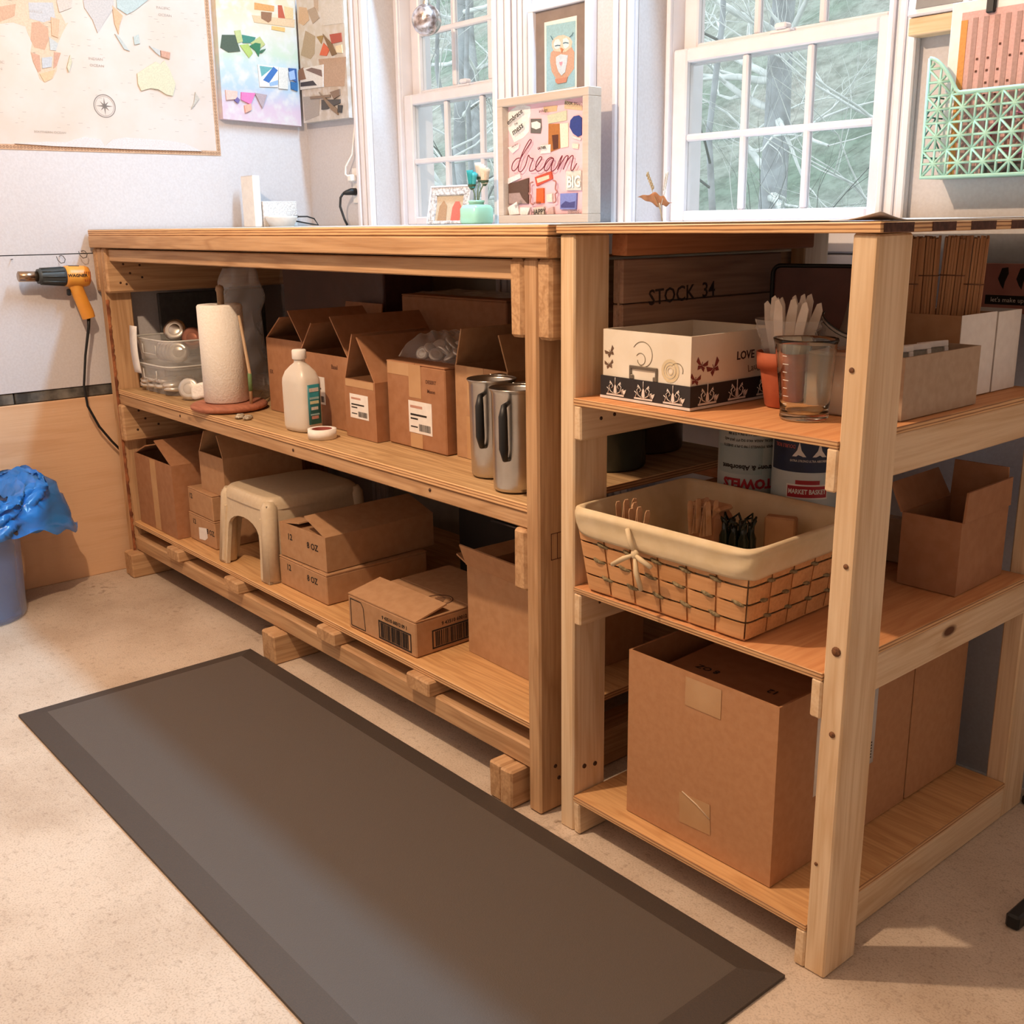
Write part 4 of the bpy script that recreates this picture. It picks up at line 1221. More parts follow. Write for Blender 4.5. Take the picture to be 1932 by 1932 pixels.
# bundles of wooden sticks
M_STICK = wood('stick_wood', 'c08d62', '8f6040', 'z', knots=False, ring=3.0)
def bundle(label, x, y, tilt, n, seed):
    t = thing('stick_bundle', label, 'sticks', (x, y, Z2 + .0065), group='bundles of wooden sticks', rot=(.0, tilt, .45))
    r_ = random.Random(seed)
    st = None
    q = 0
    for i in range(8):
        for j in range(5):
            h_ = .258 + r_.uniform(-.005, .004)
            if st is None:
                st = MB().cbox(-.0022, .0022, -.0016, .0016, 0, .262, .0005).build('stick', M_STICK, t); o = st
            else:
                o = st.copy(); COL.objects.link(o); o.parent = t
            o.location = (-.0175 + .005 * i + r_.uniform(-.0006, .0006), -.008 + .004 * j, r_.uniform(0, .006))
    band = MB(); zz = .185 + r_.uniform(-.01, .03)
    band.tube([(-.0205, -.0105, zz), (.0205, -.0105, zz), (.0205, .0105, zz), (-.0205, .0105, zz)], .0011, 6, closed=True)
    band.build('rubber_band', simple('rubber_band', '7a5138', .6), t)
bundle('bundle of brown sticks leftmost in the tan carton, beside the post', -.190, .472, .02, 40, 1)
bundle('bundle of brown sticks second from the post in the tan carton', -.158, .490, .0, 40, 2)
bundle('bundle of brown sticks third from the post in the tan carton', -.128, .512, .03, 40, 3)
bundle('bundle of brown sticks rightmost in the tan carton, leaning outwards', -.102, .532, .03, 40, 4)
# pink sign
t = thing('pink_sign', "pink sign reading let's make up! behind the white carton", 'sign', (-.135, .800, 1.005), .0)
MB().cbox(-.085, .095, -.004, .004, 0, .095, .001).build('sign_panel', simple('sign_pink', 'c98d80', .6, c2='b97a70', scale=12.0), t)
MB().box(-.062, .030, -.0052, -.0042, .016, .034).build('caption_band', M_INK, t)
lettering("let's make up!", .0125, frame_front(-.016, -.0054, .025), M_PAPER, t, 'caption')
for q in (-.030, .006):
    MB().poly([(-.010, .0), (-.004, .020), (.008, .022), (.010, .010), (.004, -.006), (.002, -.020), (-.004, -.012)], .0006, M=frame_front(q, -.0044, .066)).build('printed_shape', M_INK, t)
MB().cbox(-.3, .3, -.006, .006, 0, .010, .001).build('sign_ledge', M_TRIM, t).location = (0, 0, -.0105)

# ------------------------------------------------------------------ middle shelf of the unit
M_SPLINT = wood('basket_splint', 'd39c6a', 'b17844', 'x', knots=False, ring=3.0, rough=.5)
M_SPLINTV = wood('basket_stake', 'c98f5c', 'a86f3e', 'z', knots=False, ring=3.0, rough=.5)
M_SEAGRASS = simple('basket_cord', '94825f', .8, c2='6d5c3e', scale=180.0, bump=.4)
M_LINER = simple('liner_cloth', 'd9c4a2', .9, c2='cfb892', scale=25.0, bump=.12)
BC = (-.338, .150)
t = thing('wicker_basket', 'woven splint basket with a beige cloth liner and bow on the middle shelf', 'basket', (BC[0], BC[1], Z1), .02)
BWb, BDb, BWt, BDt, BH = .176, .140, .194, .158, .150
def bpt(side, s, z, off):
    """point on the slanted wall: side 0 front, 1 right, 2 back, 3 left; s along the wall"""
    f_ = z / BH
    hw, hd = BWb + (BWt - BWb) * f_ + off, BDb + (BDt - BDb) * f_ + off
    return [(s * hw, -hd, z), (hw, s * hd, z), (-s * hw, hd, z), (-hw, -s * hd, z)][side]
def strap(side, s0, s1, z0, z1, o0, o1, nseg):
    """woven band: bulges out and in along the wall"""
    b_ = MB()
    for lay in (0, -.0022):
        pass
    def fn(u, v):
        s = s0 + (s1 - s0) * u
        off = o0 + (o1 - o0) * (.5 - .5 * math.cos(u * nseg * 2 * PI))
        return bpt(side, s, z0 + (z1 - z0) * v, off)
    b_.surf(fn, nseg * 8 + 1, 3, smooth=True)
    return b_
rows = [(.004, .032), (.036, .064), (.068, .096), (.100, .126)]
for side in range(4):
    n_ = 6 if side in (0, 2) else 5
    for ri, (z0, z1) in enumerate(rows):
        for q in range(n_):
            s0, s1 = -1 + 2 * q / n_ + .012, -1 + 2 * (q + 1) / n_ - .012
            ph = (q + 0) % 2
            b_ = MB()
            b_.surf(lambda u, v: bpt(side, s0 + (s1 - s0) * u, z0 + (z1 - z0) * v, .0012 + .0022 * math.sin(PI * u) ** .5), 9, 3, smooth=False)
            b_.build('splint', M_SPLINT, t, solid=.0022)
    for q in range(n_ + 1):
        s = -1 + 2 * q / n_
        if abs(s) < .99:
            b_ = MB(); b_.surf(lambda u, v: bpt(side, s + (u - .5) * .17, .002 + v * .135, -.0012), 2, 6)
            b_.build('stake', M_SPLINTV, t, solid=.002)
    for ri in range(4):
        zc = rows[ri][1] + .003
        for q in range(n_):
            s = -1 + 2 * (q + .95 - .25 * (ri % 2)) / n_
            if s < .98:
                dl = .9 / n_ * .55
                b_ = MB(); b_.tube([bpt(side, min(.995, max(-.995, s - dl + 2 * dl * e / 6)), zc - .004 * (e - 3) / 3, .0005 + .0048 * math.sin(PI * e / 6)) for e in range(7)], [.0012, .0026, .0034, .0038, .0034, .0026, .0012], 6)
                b_.build('seagrass_twist', M_SEAGRASS, t)
b_ = MB(); b_.box(-BWb, BWb, -BDb, BDb, .0005, .0035); b_.build('basket_base', M_SPLINT, t)
# liner: turned over the rim
cn = crinkle(81, .0022)
def liner(u, v):
    a = 2 * PI * u + PI / 4
    ca, sa = math.cos(a), math.sin(a)
    qx, qy = math.copysign(abs(ca) ** .13, ca), math.copysign(abs(sa) ** .13, sa)
    prof = [(-.010, .010), (-.009, .06), (-.006, .130), (-.003, .156), (.003, .163), (.0085, .158), (.0095, .150), (.0100, .128), (.0085, .112)]
    i = min(int(v * (len(prof) - 1)), len(prof) - 2); f_ = v * (len(prof) - 1) - i
    off = prof[i][0] * (1 - f_) + prof[i + 1][0] * f_; z = prof[i][1] * (1 - f_) + prof[i + 1][1] * f_
    z += (cn(u, 0) * 1.2 if v > .8 else 0)
    g_ = min(z, BH) / BH
    nx = off + cn(u, v) * (.8 if v > .3 else .3)
    return (qx * (BWb + (BWt - BWb) * g_ + nx), qy * (BDb + (BDt - BDb) * g_ + nx), z)
MB().surf(liner, 120, 26, wrap=True).build('cloth_liner', M_LINER, t, solid=.0018)
MB().box(-BWb + .012, BWb - .012, -BDb + .012, BDb - .012, .008, .011).build('liner_floor', M_LINER, t)
bw = MB(); yb = -BDt - .016; bx = -.035
bw.sphere((bx, yb, .108), .0075, 10, 7, sc=(1.1, .8, 1.2))
for pts in ([(bx, yb, .108), (bx + .018, yb - .006, .104), (bx + .040, yb - .002, .094)], [(bx, yb, .108), (bx - .020, yb - .006, .098), (bx - .052, yb - .001, .078)], [(bx, yb, .106), (bx + .010, yb - .007, .080), (bx + .020, yb - .004, .048)], [(bx, yb, .110), (bx - .008, yb - .004, .130), (bx - .020, yb + .002, .150)]):
    bw.tube(pts, [.003, .0048, .0042], 6)
bw.build('bow', M_LINER, t)
# things in the basket
M_PEG = simple('peg_wood', 'd2a884', .7, c2='c2946c', scale=50.0)
pg = MB(); pg.poly([(-.005, 0), (.005, 0), (.005, .060), (.003, .066), (-.003, .066), (-.005, .060)], .0022, M=frame_front(0, 0, 0))
p0 = None
for q in range(26):
    cl_ = 0 if q < 12 else (1 if q < 22 else 2)
    cx_, cy_ = ((BC[0] - .045, BC[1] + .015), (BC[0] - .132, BC[1] - .085), (BC[0] - .085, BC[1] - .10))[cl_]
    qq = q - (0, 12, 22)[cl_]
    if p0 is None:
        p0 = pg.build('ice_lolly_stick', M_PEG); o = p0
    else:
        o = p0.copy(); COL.objects.link(o)
    zz = (.100, .100, .098)[cl_]
    o.location = (cx_ - .022 + .0085 * (qq % 6), cy_ + .010 * (qq // 6), Z1 + zz + .006 * ((qq * 7) % 3) / 2)
    o.rotation_euler = (.05, .10 * ((qq * 3) % 5 - 2) / 2, 1.2)
    tag(o, ('wooden stick standing in the bundle in the middle of the lined basket', 'wooden stick standing at the front left corner of the lined basket', 'wooden stick just showing over the front rim of the lined basket')[cl_], 'stick', 'wooden sticks in the basket')
t = thing('stick_pouch', 'tan paper pouch around wooden sticks in the middle of the basket', 'pouch', (BC[0] - .045, BC[1] + .045, Z1 + .030))
MB().cbox(-.038, .038, -.025, .025, 0, .118, .01).build('pouch_body', M_CARDR, t)
MB().cbox(-.036, .036, -.022, .022, .118, .128, .006).build('pouch_top', M_PEG, t)
t = thing('tied_bottles', 'dark green tied bundle of little bottles in the lined basket', 'bottles', (BC[0] + .030, BC[1] + .030, Z1 + .032))
M_DKG = simple('dark_green_glass', '1f2a24', .2, c2='141c18', scale=30.0)
for q in range(6):
    MB().lathe([(0, 0), (.010, 0), (.010, .080), (.006, .090), (.006, .108), (0, .108)], 12, c=(-.022 + .021 * (q % 3), -.01 + .021 * (q // 3), 0)).build('vial', M_DKG, t)
tw = MB(); rt_ = random.Random(4)
for q in range(14):
    a = q * .9
    tw.tube([(.030 * math.cos(a), .02 * math.sin(a), .10), (.034 * math.cos(a + .3), .026 * math.sin(a + .3), .112 + rt_.uniform(0, .012)), (.028 * math.cos(a + .7), .02 * math.sin(a + .7), .108)], .0022, 5)
tw.build('wire_tie', M_DKG, t)
o = MB().cbox(-.028, .028, -.012, .012, 0, .135, .003).build('paper_packet', M_CARD, loc=(BC[0] + .075, BC[1] + .095, Z1 + .012)); o.rotation_euler = (0, 0, .4)
tag(o, 'flat tan paper packet standing in the back of the lined basket', 'packet')

# paper towel packs behind the basket
def towel_pack(label, x, y, r, h_, kind):
    t = thing('towel_pack', label, 'paper roll', (x, y, Z1))
    base = simple('pack_pale', 'c3cbc9', .35, c2='aebcbd', scale=9.0)
    MB().lathe([(0, 0), (r * .9, 0), (r, .012), (r, h_ - .012), (r * .9, h_), (0, h_)], 40).build('wrapper', base, t)
    def band(z0, z1, a0, a1, mat, nm, rr0=.0006):
        return MB().surf(lambda u, v: ((r + rr0) * math.cos(a0 + (a1 - a0) * u), (r + rr0) * math.sin(a0 + (a1 - a0) * u), z0 + (z1 - z0) * v), 22, 2).build(nm, mat, t)
    return t, band
def curved_text(t, txt, size, r, z, a_mid, mat, flip=False, stretch=1.0, bold=0.0):
    o = lettering(txt, size, Matrix.Rotation(PI if flip else 0, 4, 'Z'), mat, t, 'print', stretch, bold)
    for v in o.data.vertices:
        x, y, q = v.co
        a = a_mid + x / r
        v.co = ((r + .0012 + q) * math.cos(a), (r + .0012 + q) * math.sin(a), z + y)
    return o
AV = math.radians(-52)      # direction the packs are seen from
M_REDP = simple('red_print', 'a8202c', .4); M_NAVY = simple('navy_print', '23304f', .4, c2='1c2742', scale=30.0)
t, band = towel_pack('pale paper towel roll packed upside down, reading TOWELS, behind the basket', -.452, .395, .062, .305, 0)
band(.182, .237, AV - 1.2, AV + .4, simple('pack_teal', '8fa9ad', .35, c2='a9b8ba', scale=7.0), 'print_band')
curved_text(t, 'TOWELS', .026, .062, .164, AV - .05, M_REDP, True, 1.0, .0012); curved_text(t, 'PAPER', .026, .062, .134, AV - .05, M_REDP, True, 1.0, .0012)
curved_text(t, 'Strong & Absorbent', .0135, .062, .196, AV - .05, M_INK, True, 1.0, .0004)
for q, s_ in enumerate(('PAPER TOWELS | 98 2-PLY SHEETS', 'TOTAL AREA 44.0 SQ FT (4.0 m2)', 'SHEET SIZE 11.0 IN x 5.9 IN')):
    curved_text(t, s_, .0072, .062, .238 + .012 * q, AV - .05, M_INK, True)
t, band = towel_pack('navy and white paper towel roll reading MARKET BASKET behind the basket', -.322, .400, .064, .305, 1)
band(.207, .300, AV - 1.3, AV + 1.3, M_NAVY, 'navy_band')
band(.156, .184, AV - .62, AV + .62, simple('pack_white', 'e6e2dc', .4), 'name_plate_edge'); band(.159, .181, AV - .58, AV + .58, M_REDP, 'name_plate', .0009)
band(.184, .192, AV - .35, AV + .35, M_REDP, 'name_arch', .0008)
curved_text(t, 'MARKET BASKET', .0125, .0645, .170, AV, simple('pack_white', 'e6e2dc', .4), False, .75, .0003)
curved_text(t, 'DOUBLE ROLL', .010, .0642, .256, AV - .75, simple('pink_print', 'd8706a', .4), True, .7)
for a in (-.28, .30):
    o = MB().poly([(-.013, 0), (.013, 0), (.004, .012), (0, .028), (-.004, .012)], .0004, M=Matrix.Identity(4)); oo = o.build('picture_print', M_PAPER, t)
    for v in oo.data.vertices:
        x, y, q = v.co; aa = AV + a + x / .064; v.co = ((.0652 + q) * math.cos(aa), (.0652 + q) * math.sin(aa), .237 + y)
    curved_text(t, 'ULTRA ABSORBENT' if a > 0 else 'EXTRA STRONG', .006, .0645, .229, AV + a, M_PAPER, False, .75)
curved_text(t, 'M', .030, .0645, .118, AV + .45, M_REDP, False, 1.2, .001)

# open carton at the right end of the middle shelf
c = carton('carton', 'empty open carton with three flaps up at the right end of the middle shelf', -.152, -.038, .462, .650, Z1, .138, .03, {'left': (118, .058), 'back': (88, .072), 'right': (91, .055)}, mat=M_CARDR)
o = MB().cbox(-.07, .07, -.012, .012, 0, .09, .002).build('flat_carton', M_CARDG, loc=(-.235, .575, Z1 + .0005)); o.rotation_euler = (0, 0, .1)
tag(o, 'flattened pale carton standing behind the empty open carton', 'cardboard')

# ------------------------------------------------------------------ bottom shelf of the unit
M_KRAFT = simple('kraft_card', 'b9875f', .7, c2='b17e56', scale=70.0)
c = carton('large_carton', 'large open brown carton filling the bottom shelf front with tape scraps', -.437, -.100, .037, .466, Z0, .336, .0, mat=M_KRAFT)
tape_strip(c, frame_front(.010, -.2150, .300), .080, .055); tape_strip(c, frame_front(.0, -.2150, .068, .06), .072, .060)
MB().tube([(-.03, -.2158, .100), (.005, -.2162, .088), (.035, -.2158, .072)], .0012, 5).build('tape_crease', M_SILVERLINE, c)
MB().surf(lambda u, v: (.1690, -.1015 + .190 * u, .130 + .170 * v), 2, 2).build('paper_label', M_PAPER, c, solid=.0006)
q_ = MB()
for i in range(6):
    q_.box(.1694, .1698, .064, .080, .142 + .006 * i, .145 + .006 * i)
q_.build('label_print', M_INK, c)
c2 = carton('jar_carton', 'inner carton printed 8 OZ 12 inside the large brown carton', -.400, -.118, .085, .40, Z0 + .0045, .300, .05, closed='x', mat=M_CARDR)
lettering('8 OZ', .022, frame_top(-.07, -.11, .3012, PI), M_INK, c2, 'print'); lettering('12', .022, frame_top(.07, -.11, .3012, PI), M_INK, c2, 'print')
c = carton('large_carton', 'plain brown carton behind the large one on the bottom shelf', -.385, -.098, .472, .672, Z0, .318, .0, closed='y', mat=M_KRAFT)

# ------------------------------------------------------------------ traced paper shapes (metres on their own walls)
MAP_LANDS = [('d9b691',[(-0.213,1.958),(-0.119,1.974),(-0.062,1.959),(-0.041,1.908),(-0.028,1.86),(-0.011,1.82),(-0.002,1.825),(-0.022,1.796),(-0.043,1.759),(-0.052,1.735),(-0.036,1.732),(-0.05,1.704),(-0.057,1.676),(-0.072,1.652),(-0.098,1.638),(-0.113,1.649),(-0.118,1.672),(-0.127,1.698),(-0.131,1.724),(-0.122,1.756),(-0.131,1.778),(-0.136,1.8),(-0.172,1.808),(-0.211,1.8),(-0.23,1.828)]),('c98a62',[(-0.116,1.813),(-0.092,1.818),(-0.068,1.801),(-0.07,1.768),(-0.086,1.736),(-0.117,1.741),(-0.126,1.763)]),('b9b9bf',[(-0.119,1.87),(-0.044,1.878),(-0.042,1.832),(-0.08,1.817),(-0.121,1.824)]),('c89067',[(-0.228,1.843),(-0.157,1.862),(-0.165,1.827),(-0.21,1.806)]),('c98663',[(-0.129,1.725),(-0.104,1.719),(-0.106,1.673),(-0.115,1.668),(-0.126,1.698)]),('c58263',[(-0.058,1.732),(-0.038,1.731),(-0.055,1.692),(-0.066,1.683)]),('dcae76',[(-0.111,1.664),(-0.061,1.68),(-0.076,1.651),(-0.1,1.641)]),('b8c0c0',[(-0.069,1.776),(-0.043,1.759),(-0.052,1.737),(-0.07,1.737)]),('b5bcc6',[(-0.099,1.712),(-0.066,1.718),(-0.072,1.687),(-0.101,1.681)]),('d69f72',[(-0.056,1.835),(-0.03,1.83),(-0.041,1.775),(-0.06,1.781)]),('c9b9ab',[(-0.03,1.932),(0.026,1.924),(0.011,1.868),(-0.028,1.851),(-0.032,1.879)]),('bfb8b4',[(0.048,1.972),(0.159,1.986),(0.148,1.883),(0.102,1.823),(0.087,1.802),(0.075,1.84),(0.053,1.873)]),('d8a06a',[(0.144,1.89),(0.176,1.862),(0.161,1.829),(0.156,1.804),(0.146,1.835)]),('a9c0bf',[(0.165,1.994),(0.36,2.034),(0.305,1.948),(0.218,1.882),(0.19,1.867),(0.159,1.884)]),('b3bdb9',[(0.143,1.804),(0.156,1.797),(0.188,1.755),(0.169,1.76)]),('b3c2bd',[(0.204,1.801),(0.223,1.81),(0.225,1.782),(0.206,1.776)]),('b9bdba',[(0.256,1.777),(0.292,1.767),(0.291,1.748),(0.276,1.758)]),('c98363',[(0.294,1.766),(0.327,1.762),(0.323,1.741),(0.294,1.747)]),('d6cfa4',[(0.205,1.687),(0.249,1.715),(0.273,1.729),(0.289,1.722),(0.304,1.735),(0.321,1.703),(0.336,1.663),(0.323,1.624),(0.3,1.627),(0.273,1.642),(0.246,1.644),(0.213,1.634),(0.204,1.654)]),('b8b0a0',[(0.405,1.641),(0.418,1.621),(0.402,1.603),(0.385,1.585),(0.397,1.607)]),('c9c49e',[(-0.01,1.727),(-0.006,1.707),(-0.02,1.675),(-0.024,1.69)]),('dfd9d8',[(-0.214,1.452),(-0.116,1.461),(-0.054,1.461),(-0.028,1.47),(0.007,1.48),(0.058,1.474),(0.069,1.453),(0.098,1.475),(0.143,1.483),(0.28,1.479),(0.35,1.471),(0.411,1.447),(0.161,1.446),(-0.097,1.448)])]
COLLAGE_A = [('d8924a',[(0.642,1.948),(0.72,1.945),(0.717,1.926),(0.64,1.925)]),('b8482a',[(0.734,1.949),(0.75,1.95),(0.76,1.907),(0.732,1.905)]),('e2bd83',[(0.759,1.948),(0.795,1.945),(0.793,1.909),(0.76,1.908)]),('e0b98d',[(0.629,1.906),(0.799,1.908),(0.795,1.881),(0.636,1.883)]),('8a5a38',[(0.666,1.921),(0.708,1.922),(0.703,1.895),(0.691,1.887),(0.664,1.898)]),('e8b060',[(0.704,1.878),(0.756,1.877),(0.755,1.863),(0.702,1.866)]),('3c4a38',[(0.509,1.831),(0.558,1.835),(0.574,1.783),(0.528,1.776),(0.499,1.789)]),('2f7a66',[(0.585,1.838),(0.637,1.834),(0.627,1.815),(0.585,1.811)]),('b8c07a',[(0.556,1.848),(0.58,1.853),(0.586,1.816),(0.565,1.809)]),('a8c05a',[(0.573,1.803),(0.606,1.81),(0.621,1.781),(0.605,1.764)]),('b7bd72',[(0.615,1.814),(0.653,1.838),(0.672,1.814),(0.646,1.796)]),('1f6a42',[(0.61,1.803),(0.633,1.816),(0.654,1.815),(0.651,1.797),(0.643,1.771),(0.631,1.79)]),('2a5a3c',[(0.645,1.783),(0.655,1.794),(0.674,1.8),(0.657,1.784)]),('ece6e0',[(0.636,1.745),(0.718,1.743),(0.711,1.674),(0.639,1.671)]),('5aa5a5',[(0.643,1.741),(0.696,1.739),(0.648,1.705)]),('2a62b0',[(0.698,1.742),(0.715,1.731),(0.676,1.686),(0.653,1.694)]),('8fb0d8',[(0.677,1.687),(0.713,1.698),(0.711,1.682),(0.679,1.675)]),('e0dcd2',[(0.718,1.742),(0.757,1.742),(0.751,1.669),(0.714,1.67)]),('1f4a90',[(0.758,1.742),(0.791,1.742),(0.791,1.694),(0.771,1.703)]),('1a5a98',[(0.764,1.696),(0.792,1.695),(0.79,1.665),(0.764,1.671)]),('94b2e0',[(0.757,1.728),(0.781,1.737),(0.784,1.706),(0.761,1.7)]),('eebfb0',[(0.504,1.652),(0.55,1.65),(0.545,1.624),(0.505,1.619)]),('ee70b0',[(0.564,1.648),(0.619,1.648),(0.597,1.609),(0.561,1.623)]),('b09aa0',[(0.616,1.649),(0.664,1.645),(0.642,1.599)]),('6a5a98',[(0.535,1.619),(0.546,1.631),(0.557,1.622),(0.547,1.61)]),('f0a890',[(0.572,1.605),(0.598,1.612),(0.599,1.591),(0.574,1.58)])]
COLLAGE_B = [('b09a7c',[(-2.824,1.786),(-2.781,1.863),(-2.715,1.836),(-2.727,1.78),(-2.756,1.765)]),('b8987e',[(-2.703,1.759),(-2.52,1.746),(-2.54,1.654),(-2.672,1.664)]),('a89e98',[(-2.826,1.645),(-2.707,1.637),(-2.72,1.573),(-2.82,1.562)]),('d6cec4',[(-2.662,1.931),(-2.527,1.918),(-2.524,1.853),(-2.654,1.863)]),('d2b08e',[(-2.814,1.946),(-2.761,1.935),(-2.75,1.894),(-2.79,1.881),(-2.824,1.894)]),('b09a84',[(-2.757,1.927),(-2.709,1.93),(-2.677,1.891),(-2.726,1.878)]),('c0a890',[(-2.711,1.953),(-2.678,1.948),(-2.682,1.912),(-2.709,1.93)]),('a08048',[(-2.705,1.833),(-2.658,1.832),(-2.676,1.806)]),('d8603a',[(-2.691,1.771),(-2.66,1.807),(-2.622,1.782),(-2.645,1.763)]),('b04a38',[(-2.617,1.829),(-2.542,1.825),(-2.54,1.797),(-2.605,1.798)]),('7a5a38',[(-2.662,1.837),(-2.605,1.798),(-2.578,1.762),(-2.609,1.759)]),('ead8b0',[(-2.581,1.787),(-2.541,1.787),(-2.539,1.76),(-2.578,1.766)]),('e6e0da',[(-2.83,1.74),(-2.669,1.738),(-2.677,1.665),(-2.839,1.67)]),('7a6058',[(-2.792,1.733),(-2.748,1.736),(-2.681,1.721),(-2.678,1.698)]),('8a6248',[(-2.842,1.738),(-2.808,1.743),(-2.791,1.702),(-2.846,1.702)]),('3a3236',[(-2.831,1.694),(-2.743,1.692),(-2.718,1.674),(-2.832,1.68)]),('4a4542',[(-2.692,1.623),(-2.569,1.614),(-2.57,1.602),(-2.659,1.589),(-2.696,1.59)]),('86705c',[(-2.771,1.64),(-2.633,1.635),(-2.632,1.626),(-2.769,1.632)]),('846a58',[(-2.632,1.643),(-2.568,1.647),(-2.568,1.627),(-2.609,1.618)]),('8a7058',[(-2.708,1.65),(-2.69,1.641),(-2.588,1.581),(-2.587,1.563),(-2.629,1.584)]),('3c3836',[(-2.583,1.597),(-2.556,1.593),(-2.564,1.569),(-2.586,1.573)])]
BOARD = [('f2ece8',[(-1.579,1.48),(-1.565,1.491),(-1.536,1.5),(-1.509,1.501),(-1.48,1.495),(-1.478,1.478),(-1.485,1.46),(-1.486,1.43),(-1.51,1.416),(-1.549,1.406),(-1.559,1.422),(-1.576,1.445),(-1.581,1.458)]),('d8b48c',[(-1.426,1.489),(-1.371,1.488),(-1.374,1.474),(-1.425,1.475)]),('d9bb98',[(-1.342,1.498),(-1.277,1.479),(-1.277,1.468),(-1.344,1.478)]),('6a6460',[(-1.478,1.463),(-1.435,1.46),(-1.433,1.437),(-1.438,1.422),(-1.479,1.426)]),('e9e4e0',[(-1.475,1.453),(-1.452,1.455),(-1.437,1.448),(-1.438,1.437),(-1.455,1.434),(-1.474,1.44)]),('c8cbb0',[(-1.41,1.466),(-1.334,1.473),(-1.334,1.448),(-1.405,1.445)]),('b07038',[(-1.405,1.444),(-1.36,1.442),(-1.36,1.38),(-1.396,1.373),(-1.406,1.387)]),('5a3020',[(-1.391,1.415),(-1.366,1.415),(-1.366,1.38),(-1.386,1.377)]),('e8ddc8',[(-1.36,1.442),(-1.328,1.441),(-1.328,1.382),(-1.357,1.38)]),('efeae4',[(-1.437,1.391),(-1.396,1.392),(-1.397,1.37),(-1.437,1.37)]),('2f3f86',[(-1.322,1.431),(-1.319,1.447),(-1.306,1.456),(-1.288,1.457),(-1.277,1.45),(-1.277,1.408),(-1.291,1.405),(-1.309,1.414)]),('d9d2cf',[(-1.312,1.408),(-1.278,1.4),(-1.28,1.394),(-1.309,1.402)]),('e6d8c8',[(-1.311,1.389),(-1.287,1.386),(-1.289,1.374),(-1.311,1.377)]),('f0e6e4',[(-1.574,1.394),(-1.524,1.4),(-1.528,1.389),(-1.553,1.377)]),('c8523a',[(-1.46,1.31),(-1.393,1.323),(-1.388,1.303),(-1.453,1.286)]),('e3c9b0',[(-1.452,1.306),(-1.401,1.314),(-1.4,1.304),(-1.448,1.294)]),('f0e4e4',[(-1.578,1.31),(-1.522,1.322),(-1.519,1.31),(-1.576,1.295)]),('5e4438',[(-1.571,1.295),(-1.486,1.309),(-1.488,1.24),(-1.572,1.241)]),('a8908a',[(-1.57,1.27),(-1.523,1.271),(-1.513,1.257),(-1.492,1.241),(-1.57,1.242)]),('d8622a',[(-1.452,1.28),(-1.423,1.28),(-1.423,1.241),(-1.454,1.24)]),('ddd5c5',[(-1.41,1.263),(-1.388,1.265),(-1.388,1.243),(-1.41,1.243)]),('d6d2c8',[(-1.333,1.32),(-1.275,1.32),(-1.274,1.27),(-1.333,1.272)]),('7c86c2',[(-1.355,1.264),(-1.292,1.264),(-1.295,1.222),(-1.356,1.223)]),('4a4a82',[(-1.352,1.234),(-1.334,1.244),(-1.318,1.24),(-1.296,1.243),(-1.298,1.226),(-1.352,1.227)]),('efe9e6',[(-1.574,1.232),(-1.534,1.247),(-1.524,1.213),(-1.567,1.205)]),('ece6e2',[(-1.52,1.231),(-1.478,1.23),(-1.489,1.19),(-1.519,1.19)]),('cfc4b6',[(-1.463,1.23),(-1.42,1.231),(-1.42,1.211),(-1.461,1.211)]),('c9a8a0',[(-1.403,1.226),(-1.383,1.23),(-1.38,1.209),(-1.404,1.205)]),('f3eeec',[(-1.485,1.208),(-1.407,1.211),(-1.407,1.184),(-1.486,1.185)]),('f3eeec',[(-1.38,1.209),(-1.277,1.209),(-1.277,1.188),(-1.38,1.189)])]
SCRIPT = [('7a2a38',[(-1.516,1.363),(-1.53,1.361),(-1.546,1.349),(-1.549,1.334),(-1.539,1.33),(-1.523,1.341),(-1.512,1.36),(-1.491,1.381),(-1.469,1.401),(-1.467,1.407),(-1.474,1.407),(-1.494,1.387),(-1.512,1.362),(-1.521,1.339),(-1.52,1.329),(-1.509,1.327),(-1.492,1.342),(-1.481,1.365),(-1.477,1.368),(-1.474,1.363),(-1.464,1.359),(-1.459,1.358),(-1.469,1.343),(-1.475,1.33),(-1.469,1.326),(-1.454,1.329),(-1.44,1.342),(-1.427,1.354),(-1.424,1.36),(-1.432,1.361),(-1.444,1.35),(-1.449,1.336),(-1.446,1.327),(-1.434,1.325),(-1.417,1.334),(-1.404,1.351),(-1.387,1.358),(-1.376,1.354)]),('7a2a38',[(-1.376,1.354),(-1.39,1.354),(-1.407,1.342),(-1.414,1.33),(-1.407,1.324),(-1.394,1.331),(-1.376,1.353),(-1.384,1.337),(-1.386,1.325),(-1.378,1.323),(-1.364,1.332),(-1.352,1.35),(-1.342,1.36),(-1.355,1.336),(-1.361,1.325),(-1.348,1.34),(-1.332,1.355),(-1.323,1.359),(-1.32,1.355),(-1.332,1.335),(-1.339,1.325),(-1.324,1.345),(-1.31,1.356),(-1.302,1.358),(-1.301,1.352),(-1.307,1.336),(-1.309,1.323),(-1.301,1.322),(-1.287,1.338)]),('b88078',[(-1.461,1.297),(-1.473,1.293),(-1.472,1.274),(-1.477,1.267),(-1.47,1.261),(-1.472,1.243),(-1.46,1.238)]),('b88078',[(-1.379,1.299),(-1.368,1.294),(-1.37,1.277),(-1.363,1.268),(-1.37,1.262),(-1.368,1.245),(-1.378,1.241)])]
